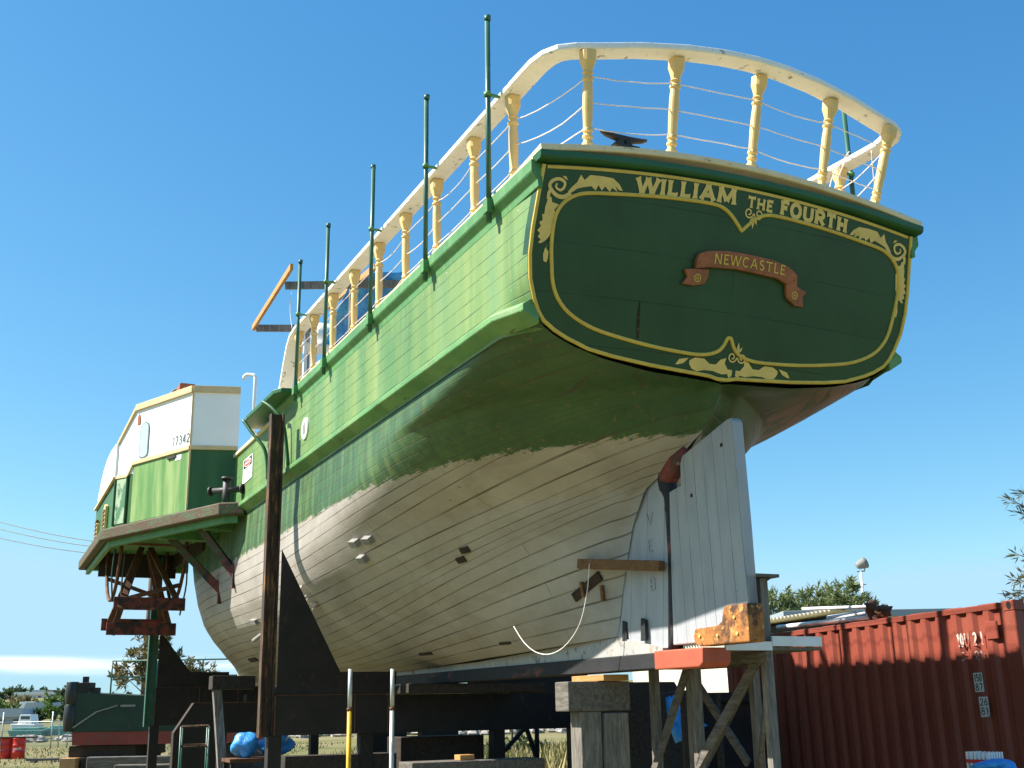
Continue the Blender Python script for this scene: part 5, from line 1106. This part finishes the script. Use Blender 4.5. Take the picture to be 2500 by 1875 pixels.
# trees on the right
def tz(py, Y, px=1800): return at(px, py, Y).z
tree(gx(1692, 50), 50, 6, [(-.3, 0, tz(1318, 50), .75), (.35, .3, tz(1300, 50), .6), (-.1, .2, tz(1330, 50), .8)], 1500, .34, .07, LEAF_G, 'small olive tree at the left of the group behind the shed', 1, 'trees behind the shed')
tree(gx(1778, 52), 52, 7, [(-.6, 0, tz(1305, 52), .8), (.1, .3, tz(1295, 52), .75), (.6, 0, tz(1312, 52), .7), (0, 0, tz(1325, 52), 1)], 2000, .34, .07, LEAF_G, 'broad olive tree in the middle of the group behind the shed', 2, 'trees behind the shed')
tree(gx(1850, 51), 51, 7, [(.05, 0, tz(1272, 51), .38), (-.2, .2, tz(1290, 51), .6), (.4, 0, tz(1305, 51), .75), (.8, .2, tz(1322, 51), .6), (-.2, 0, tz(1320, 51), .9)], 2200, .34, .07, LEAF_G, 'tallest olive tree, next to the floodlight pole', 3, 'trees behind the shed')
# bottlebrush beyond the container, sprigs reaching into view
r = random.Random(21); B0 = Vector((9.0, 16.8, 0)); bt_t = empty('bottlebrush_tree', B0, 0, 'narrow leaved tree whose sprigs reach in at the right edge', 'tree')
mb = MB(); mb.tube([(0, 0, 0), (.1, 0, 2), (-.1, 0, 3.6), (-.2, 0, 5.5)], [.13, .1, .07, .03], 8); lf = MB()
sprigs = [(2178, 1078, 2250, 1110), (2205, 1062, 2260, 1090), (2192, 1195, 2260, 1220), (2186, 1252, 2260, 1262), (2174, 1300, 2250, 1290), (2186, 1285, 2250, 1275), (2206, 1240, 2270, 1250), (2204, 1110, 2280, 1130)]
for px, py, qx, qy in sprigs:
    a = at(px, py, 16.3) - B0; b = at(qx, qy, 16.5) - B0; mb.tube([(-.1, 0, b.z - .5), tuple(b), tuple(a)], [.03, .014, .004], 6)
    for k in range(46):
        f = r.random(); p = b.lerp(a, f ** .7) ; d = (a - b).normalized() + Vector((r.gauss(0, .9), r.gauss(0, .9), r.gauss(0, .8))); leaf(lf, p + d * .02, d, r.uniform(.10, .17), .022, r)
for _ in range(160):
    v = Vector((r.gauss(0, 1), r.gauss(0, 1), r.gauss(0, 1.2))).normalized() * r.random() ** .5 * 1.1; c = Vector((.1, 0, 4.3)) + Vector((v.x, v.y, v.z * 1.3)); d0 = Vector((v.x, v.y, .5 + v.z)).normalized()
    for k in range(14): leaf(lf, c + d0 * .04 * (k - 5) + Vector((r.gauss(0, .03), r.gauss(0, .03), r.gauss(0, .03))), d0 + Vector((r.gauss(0, .8), r.gauss(0, .8), r.gauss(0, .7))), r.uniform(.10, .17), .022, r)
mb.build('trunk', BARK, bt_t); lf.build('crown', LEAF_S, bt_t, recalc=False)

# ================================================================== the yard on the left
# old barge on blocks
BY = 40.5; bx0 = gx(152, BY); t = empty('steel_barge', (bx0, BY, 0), 0, 'old green steel barge with a red bottom on timber blocks', 'barge'); bL = 6.6
BG = paint('faded_barge_green', (.010, .032, .015), .6, .25, .8, [((.02, .04, .02), (1, 1, 1), 1.5, .5, .7, .7), ((.14, .07, .04), (1, 1, .6), 5, .64, .72, .7)], .2, 12)
mb = MB(); mb.prism([(.12, 1.30), (.05, 2.62), (2.2, 2.48), (bL, 2.50), (bL, 1.30)], lambda x, z, d: (x, d, z), 0, 4.2); mb.build('hull_side', BG, t, bevel=.02)
BR = paint('faded_barge_red', (.23, .035, .022), .65, .25, .8, [((.10, .06, .045), (1, 1, .6), 3, .5, .66, .7)], .2, 12)
mb = MB(); mb.prism([(.15, .88), (.11, 1.298), (bL, 1.298), (bL, .88)], lambda x, z, d: (x, d, z), .02, 4.18); mb.build('red_bottom', BR, t)
mb = MB(); mb.beam((.15, -.03, 1.45), (.9, -.03, 1.95), .04, .05); mb.beam((.9, -.03, 1.95), (1.6, -.03, 2.15), .04, .04); mb.build('hull_chain', W_['zinc'], t)
mb = MB(); mb.bb(1.7, 2.2, -.03, .0, 2.10, 2.17); mb.build('worn_patch', W_['zinc'], t)
for k, (z0, z1) in enumerate(((1.32, 2.2), (2.22, 2.95))):
    mb = MB(); mb.tube([(-.02, .1, z0), (-.02, .1, (z0 + z1) / 2), (-.02, .1, z1)], [.20, .23, .20], 14); mb.build('rubber_fender', W_['sign_black'], t, bevel=.01)
mb = MB(); mb.bb(.12, .62, .0, .5, 2.60, 2.92); mb.bb(.30, .46, .1, .3, 2.92, 3.12); mb.bb(.62, .85, .05, .4, 2.56, 2.75); mb.build('towing_post', W_['dark_iron'], t, bevel=.01)
for k in range(4):
    x = 1.28 + k * 1.55; mb = MB(); mb.tube([(x, .1, 2.48), (x, .1, 3.62)], .028, 8); mb.build('rail_post', W_['pole_green'], t)
for z in (3.62, 3.08): mb = MB(); mb.tube([(1.28, .1, z), (bL - .1, .1, z)], .024, 8); mb.build('guard_rail', W_['pole_green'], t)
BK = paint('orange_brick_block', (.45, .24, .10), .8, .15, 4, (), .3, 20)
for k, (x0, x1, z0, z1, y0, lab, mat) in enumerate(((-.15, .38, 0, .48, -.2, 'orange toned block under the barge bow', BK), (.45, 2.1, .0, .86, .1, 'wide dark block under the middle of the barge', W_['timber_dark']), (-.05, 2.2, .485, .86, .3, 'dark bearer on top of the blocks under the barge', W_['timber_dark']), (5.2, 6.2, 0, .86, .2, 'dark block under the hidden end of the barge', W_['timber_dark']))):
    if k == 1: z1 = .48
    mb = MB(); mb.bb(x0, x1, y0, y0 + 3.5, z0, z1); o = mb.build('barge_block', mat, None, (x0, y0, z0), .015); o.location = (bx0 + x0, BY + y0, z0); tag(o, lab, 'block', 'blocks under the barge')
# long baulks on the ground in front
for k, (p, q, Y, w, h, lab) in enumerate(((195, 372, 32, .3, .36, 'long grey baulk lying across trestle blocks at bottom left'), (255, 425, 26, .3, .3, 'lower grey baulk at the bottom edge left of the pipe trestle'))):
    ztop = at((p + q) / 2, (1634, 1651)[k], Y).z; x0, x1 = gx(p, Y), gx(q, Y); mb = MB(); mb.bb(0, x1 - x0, 0, w, ztop - h, ztop); o = mb.build('long_baulk', W_['timber_greyx'], None, (0, 0, 0), .02); o.location = (x0, Y, 0); tag(o, lab, 'timber baulk', 'long baulks at bottom left')
    for j, xx in enumerate((.25, x1 - x0 - .3)):
        mb = MB(); mb.bb(xx - .15, xx + .15, -.1, .5, 0, ztop - h - .001); o = mb.build('support_block', W_['timber_dark'], None, (xx, 0, 0), .01); o.location = (x0 + xx, Y, 0); tag(o, '%s block under the %s baulk at bottom left' % (('left', 'right')[j], ('long', 'lower')[k]), 'block', 'blocks under the long baulks')
# drums with a board across
DR = paint('red_drum_paint', (.56, .028, .022), .35, .06, 3, [((.25, .05, .04), (1, 1, 1), 6, .66, .74, .5)], .05, 20)
DY = 54.5
def drum(px, Y, label, mark):
    t = empty('oil_drum', (gx(px, Y), Y, 0), 0, label, 'drum', 'red drums under the board'); prof = [(0, .29), (.02, .30), (.28, .295), (.30, .31), (.32, .295), (.58, .295), (.60, .31), (.62, .295), (.86, .295), (.88, .305), (.885, .28)]
    mb = MB(); mb.tube([(0, 0, z) for z, _ in prof], [q for _, q in prof], 22); mb.build('barrel', DR, t)
    mb = MB()
    for z in (.30, .60): mb.tube([(.304 * cos(i * pi / 12), .304 * sin(i * pi / 12), z) for i in range(25)], .012, 6)
    mb.build('hoops', DR, t)
    if mark:
        mb = MB(); vs = []; fs = []
        for i in range(7):
            th = radians(-115 + i * 12)
            for z in (.36, .47): vs.append((.303 * cos(th), .303 * sin(th), z + (i * .004)))
        mb.add(vs, [(2 * i, 2 * i + 2, 2 * i + 3, 2 * i + 1) for i in range(6)]); mb.build('stencil', paint('drum_stencil', (.7, .55, .5), .5, .1, 9, [((.56, .03, .025), (1, 1, 1), 14, .46, .54, 1)]), t, recalc=False)
    return t
drum(25, DY + .1, 'left red drum, partly in shadow below the board', False); drum(48, DY - .1, 'right red drum with a pale stencil under the board', True); drum(-6, DY + .2, 'third red drum, at the left edge of the photo', False)
mb = MB(); x0 = gx(-20, DY); mb.bb(0, gx(82, DY) - x0, -.35, .35, .89, .95); o = mb.build('board', W_['timber_dark'], None, (0, 0, .89), .01); o.location = (x0, DY, .89); tag(o, 'dark board laid across the red drums', 'board')
t = NT('x'); bpy.data.materials.remove(t.m)
p = at(112, 1626, 50); mb = MB(); mb.bb(-1.0, .9, -.15, .15, .06, .16); mb.bb(-.8, -.6, -.2, .2, 0, .06); mb.bb(.2, .4, -.25, .15, 0, .07); o = mb.build('scrap_plank', W_['timber_greyx'], None, (0, 0, 0), .01); o.location = (p.x, 50, 0); tag(o, 'grey scrap planks lying in the grass right of the drums', 'planks')
# chain fence, rocks, moored craft
t = empty('wire_fence', (gx(60, 70), 70, 0), 0, 'galvanised wire fence across the far side of the yard', 'fence')
galv2 = galv
for px in (-90, 10, 116, 132, 151, 240, 345, 450): mb = MB(); x = gx(px, 70) - gx(60, 70); mb.tube([(x, 0, 0), (x, 0, 2.05 if px in (10, 116, 240, 345) else 1.55)], .045, 8); mb.build('post', galv2, t)
xa, xb = gx(-90, 70) - gx(60, 70), gx(450, 70) - gx(60, 70)
for z in (1.5, 1.0, .5, .1): mb = MB(); mb.tube([(xa, 0, z), (xb, 0, z)], .018 if z > 1.2 else .008, 5); mb.build('wire_strand', galv2, t)
mb = MB()
for k in range(150):
    x = xa + (xb - xa) * k / 150; mb.beam((x, 0, .1), (x + .5, 0, 1.5), .006, .006, (0, 1, 0)); mb.beam((x + .5, .01, .1), (x, .01, 1.5), .006, .006, (0, 1, 0))
mb.build('wire_mesh', galv2, t)
r = random.Random(8); mb = MB()
for k in range(260):
    x = r.uniform(-62, 5); y = r.uniform(84, 92); s = r.uniform(.2, .6); b = blob((x, y, s * .25), (s, s * .8, s * .55), k, 6, 4, .6); mb.add(b.v, b.f)
tag(mb.build('rock_bank', paint('seawall_rock', (.30, .27, .235), .9, .25, .6, (), .3, 6)), 'low bank of tumbled rocks along the waterfront', 'rocks', kind='stuff')
def craft(px0, px1, Y, zt, mat, label, cabin):
    x0, x1 = gx(px0, Y), gx(px1, Y); L = x1 - x0; t = empty('moored_boat', (x0, Y, 0), 0, label, 'boat', 'boats moored beyond the fence')
    mb = MB(); mb.prism([(-.0, zt), (.25, .25), (L - .2, .2), (L, zt * .95)], lambda x, z, d: (x, d, z), 0, 2.2); mb.build('hull', mat, t, bevel=.05)
    if cabin: mb = MB(); mb.prism([(L * .25, zt + .005), (L * .32, zt + .75), (L * .75, zt + .75), (L * .82, zt + .005)], lambda x, z, d: (x, d, z), .3, 1.9); cb = mb.build('cabin', W_['white_gloss'], t, bevel=.04); mb = MB(); mb.bb(L * .36, L * .72, .28, .30, zt + .35, zt + .62); mb.build('window', W_['digit'], cb)
    else: mb = MB(); mb.bb(.3, L - .4, .2, 2.0, zt + .005, zt + .15); mb.build('cover', mat, t, bevel=.05)
TEAL = paint('teal_cover', (.06, .24, .20), .6, .1, 1, [((.2, .36, .32), (1, 1, 1), 1.5, .5, .7, .6)], .1, 8)
craft(25, 78, 104, 1.15, W_['white_gloss'], 'white cabin boat moored above the teal one', True)
craft(19, 98, 96, .75, TEAL, 'pale teal covered boat behind the red drums', False); craft(100, 250, 97, .85, TEAL, 'long teal covered boat behind the barge bow', False)
# power lines and their pole
for k, (y0, y1) in enumerate(((1127, 1172), (1143, 1181), (1163, 1193))):
    a = at(-30, y0 - 8, 70); b = at(330, y1 + 12, 62); pts = []
    for i in range(17):
        f = i / 16; q = a.lerp(b, f); pts.append((q.x, q.y, q.z - .25 * 4 * f * (1 - f)))
    o = MB().tube(pts, .022, 5).build('power_line', W_['sign_black'], None, pts[0]); o.location = pts[0]; tag(o, ('top power line crossing the sky at left', 'middle power line crossing the sky at left', 'lowest power line crossing the sky at left')[k], 'power line', 'power lines at left')
p = at(330, 1195, 62); t = empty('power_pole', (p.x, p.y, 0), 0, 'timber power pole hidden behind the ship that holds the power lines', 'power pole')
zt = at(330, 1170, 62).z; MB().tube([(0, 0, 0), (0, 0, zt + .4)], [.16, .11], 10).build('pole', BARK, t); MB().beam((-.2, 0, zt - .1), (.2, 0, zt - .1), .1, .1).build('crossarm', BARK, t)
# gum tree behind the farther cradle
Y = 52; X = gx(345, Y); T_ = lambda px, py, rr: (gx(px, Y) - X, random.uniform(-.5, .5), at(px, py, Y).z, rr)
tree(X, Y, 6, [T_(322, 1400, .72), T_(305, 1430, .62), T_(338, 1430, .7), T_(276, 1465, .6), T_(312, 1472, .55), T_(360, 1450, .9), T_(400, 1468, .75), T_(440, 1470, .75), T_(425, 1490, .7), T_(330, 1385, .45)], 4200, .30, .085, LEAF_R, 'spreading gum tree with reddish leaves behind the farther cradle', 5)
# shrubs seen below the keel
tree(gx(1105, 50), 50, 3, [(0, 0, 1.9, .8), (.7, 0, 2.5, .7), (-.8, 0, 2.4, .8), (.2, 0, 2.8, .6)], 1400, .22, .08, LEAF_B, 'leafy shrub glimpsed between the keel and the main beam', 31, None, 'shrub', 'shrub', trunk=.06)
tree(gx(1115, 44), 44, 1.2, [(-.8, 0, .35, .5), (0, 0, .45, .55), (.7, 0, .3, .45)], 1500, .16, .06, LEAF_D, 'low dark bush on the grass below the main beam', 32, None, 'bush', 'bush', trunk=.04)
mb = MB()
# far slope with houses and trees
for k, (px, py, Y, w, h, roof, wall, lab) in enumerate(((55, 1504, 400, 19, 2.6, (.78, .77, .72), (.60, .56, .5), 'long low white roofed building on the far slope'), (86, 1500, 440, 6, 3.2, (.62, .66, .62), (.6, .6, .55), 'pale green roofed house on the far ridge'), (117, 1501, 430, 6, 2.6, (.42, .13, .09), (.6, .55, .5), 'red roofed house on the far ridge'), (139, 1504, 430, 6, 2.6, (.40, .15, .10), (.62, .58, .5), 'red roofed house nearest the barge on the far ridge'), (78, 1538, 270, 5, 3.0, (.5, .5, .48), (.30, .15, .10), 'brick house among trees on the far slope'), (57, 1536, 275, 3.5, 2.2, (.75, .75, .73), (.6, .6, .58), 'small white roofed house left of the brick one'), (20, 1553, 230, 5, 2.4, (.42, .44, .46), (.35, .34, .33), 'low grey shed at the far waterfront'))):
    p = at(px, py, Y); z0 = hill_h(p.x, Y) - .3; hh = max(1.6, p.z - z0); t = empty('far_house', (p.x, Y, z0), 0, lab, 'house', 'houses on the far slope')
    mb = MB(); mb.bb(-w / 2, w / 2, 0, 8, 0, hh); wl = mb.build('wall', paint('wall_%d' % k, wall, .7, .05, 1), t)
    mb = MB(); rh = 1.6 if w < 10 else .9; mb.prism([(-w / 2 - .4, hh), (w / 2 + .4, hh), (w / 2 - .2, hh + rh), (-w / 2 + .2, hh + rh)], lambda x, z, d: (x, d, z), -.4, 8.4); mb.build('roof', paint('roof_%d' % k, roof, .6, .05, 1), t)
    for j in range(max(2, int(w / 3))): x = -w / 2 + (j + .5) * w / max(2, int(w / 3)); mb = MB(); mb.bb(x - .5, x + .5, -.03, .0, hh * .35, hh * .75); mb.build('window', W_['digit'], t)
far = [(12, 1508, 360, 2.6, LEAF_D), (-8, 1515, 330, 3, LEAF_D), (28, 1497, 430, 3.2, LEAF_D), (46, 1494, 435, 2.2, LEAF_D), (47, 1490, 436, 1.6, LEAF_D), (18, 1500, 425, 3, LEAF_D), (38, 1521, 300, 3.2, LEAF_R), (62, 1522, 310, 3.2, LEAF_R), (5, 1530, 260, 2.6, LEAF_B), (30, 1537, 250, 2.4, LEAF_B), (22, 1548, 245, 2.2, LEAF_D), (100, 1527, 270, 3.0, LEAF_B), (115, 1518, 290, 3.0, LEAF_B), (110, 1540, 255, 2.2, LEAF_B), (132, 1525, 280, 2.6, LEAF_D), (145, 1515, 320, 2.6, LEAF_D), (155, 1530, 270, 2.6, LEAF_D), (80, 1555, 235, 1.8, LEAF_D), (55, 1553, 240, 1.8, LEAF_R), (140, 1548, 245, 2, LEAF_D), (0, 1550, 240, 2, LEAF_D), (72, 1497, 445, 2.2, LEAF_D), (92, 1495, 450, 2, LEAF_D), (200, 1520, 300, 3, LEAF_D), (240, 1525, 290, 3, LEAF_D), (490, 1515, 330, 4, LEAF_D), (128, 1510, 380, 2.4, LEAF_D)]
kinds = {LEAF_D.name: 'dark', LEAF_R.name: 'olive', LEAF_B.name: 'bright green'}
where = ['behind the long white roof', 'at the left edge of the far slope', 'on the ridge left of the palm like crown', 'broad on the ridge', 'tallest on the ridge', 'leftmost on the ridge', 'below the long white roof', 'under the right half of the white roof', 'low at the left edge', 'left of the small white house', 'above the grey shed', 'right of the brick house', 'above the teal boat', 'low beside the brick house', 'next to the barge fender', 'high beside the barge fender', 'half behind the barge', 'behind the white boat', 'below the small white house', 'behind the thin fence posts', 'low by the left fence post', 'between the ridge houses', 'behind the green roofed house', 'hidden behind the barge deck', 'hidden behind the barge rail', 'hidden behind the hull', 'below the red roofed houses']
for k, (px, py, Y, rr, lm) in enumerate(far):
    p = at(px, py, Y); z0 = hill_h(p.x, Y) - .2; cz = max(1.2, p.z - z0); q = random.Random(k)
    cl = [(q.uniform(-.5, .5) * rr, q.uniform(-.4, .4) * rr, max(.6, cz + q.uniform(-.8, .35) * rr), rr * q.uniform(.5, .8)) for _ in range(5)]
    tree(p.x, Y, cz, cl, 500, rr * .36, rr * .16, lm, '%s tree %s' % (kinds[lm.name], where[k]), 100 + k, 'trees on the far slope', z0=z0, trunk=.25)

# ================================================================== light and sky
TS_ = radians(27); EL = radians(45)
sd = FWD * sin(TS_) + PORT * cos(TS_); sun_dir = Vector((sd.x * cos(EL), sd.y * cos(EL), sin(EL)))
sl = bpy.data.lights.new('sun', 'SUN'); sl.energy = 5.0; sl.angle = radians(.53); sl.color = (1, .95, .86)
so = bpy.data.objects.new('sun', sl); COL.objects.link(so); so.rotation_euler = sun_dir.to_track_quat('Z', 'Y').to_euler(); so.location = (-20, 0, 30)
w = bpy.data.worlds.new('World'); scene.world = w; w.use_nodes = True; nt = w.node_tree; N = nt.nodes
bg = N['Background']; sky = N.new('ShaderNodeTexSky'); sky.sky_type = 'NISHITA'; sky.sun_disc = False; sky.sun_elevation = EL; sky.sun_rotation = atan2(sd.x, sd.y)
sky.altitude = 10; sky.air_density = 1.0; sky.dust_density = .25; sky.ozone_density = 2.0
sp3 = N.new('ShaderNodeSeparateColor'); nt.links.new(sky.outputs[0], sp3.inputs[0]); hs = N.new('ShaderNodeCombineColor')
for k_, (pw, kk) in enumerate(((1.4, .44), (.93, 1.10), (.66, 1.92))):      # camera-like colour response of a clear sky
    p_ = N.new('ShaderNodeMath'); p_.operation = 'POWER'; nt.links.new(sp3.outputs[k_], p_.inputs[0]); p_.inputs[1].default_value = pw
    q_ = N.new('ShaderNodeMath'); q_.operation = 'MULTIPLY'; nt.links.new(p_.outputs[0], q_.inputs[0]); q_.inputs[1].default_value = kk; c_ = N.new('ShaderNodeMath'); c_.operation = 'MINIMUM'; nt.links.new(q_.outputs[0], c_.inputs[0]); c_.inputs[1].default_value = (3.0, 4.9, 6.2)[k_]; nt.links.new(c_.outputs[0], hs.inputs[k_])
tc = N.new('ShaderNodeTexCoord'); sx = N.new('ShaderNodeSeparateXYZ'); nt.links.new(tc.outputs['Generated'], sx.inputs[0])
def mr(v, a, b, c, d):
    n = N.new('ShaderNodeMapRange'); n.interpolation_type = 'SMOOTHSTEP'
    for i, q in zip(('From Min', 'From Max', 'To Min', 'To Max'), (a, b, c, d)): n.inputs[i].default_value = q
    nt.links.new(v, n.inputs['Value']); return n.outputs[0]
mp = N.new('ShaderNodeMapping'); mp.inputs['Scale'].default_value = (3, 3, 40); nt.links.new(tc.outputs['Generated'], mp.inputs['Vector'])
nz = N.new('ShaderNodeTexNoise'); nz.inputs['Scale'].default_value = 1.4; nz.inputs['Detail'].default_value = 5; nt.links.new(mp.outputs[0], nz.inputs['Vector'])
def mul(a, b):
    n = N.new('ShaderNodeMath'); n.operation = 'MULTIPLY'
    for i, q in enumerate((a, b)):
        if isinstance(q, float): n.inputs[i].default_value = q
        else: nt.links.new(q, n.inputs[i])
    return n.outputs[0]
cl = mul(mul(mr(sx.outputs[2], .026, .037, 0, 1), mr(sx.outputs[2], .040, .046, 1, 0)), mr(nz.outputs['Fac'], .40, .62, 0, .8))
mx = N.new('ShaderNodeMix'); mx.data_type = 'RGBA'; nt.links.new(cl, mx.inputs[0]); nt.links.new(hs.outputs[0], mx.inputs[6]); mx.inputs[7].default_value = (8.5, 8.9, 9.4, 1)
nt.links.new(mx.outputs[2], bg.inputs['Color']); bg.inputs['Strength'].default_value = .07
scene.view_settings.view_transform = 'Standard'; scene.view_settings.look = 'None'; scene.view_settings.gamma = 1.0; scene.view_settings.exposure = 1.25
scene.view_settings.use_curve_mapping = False
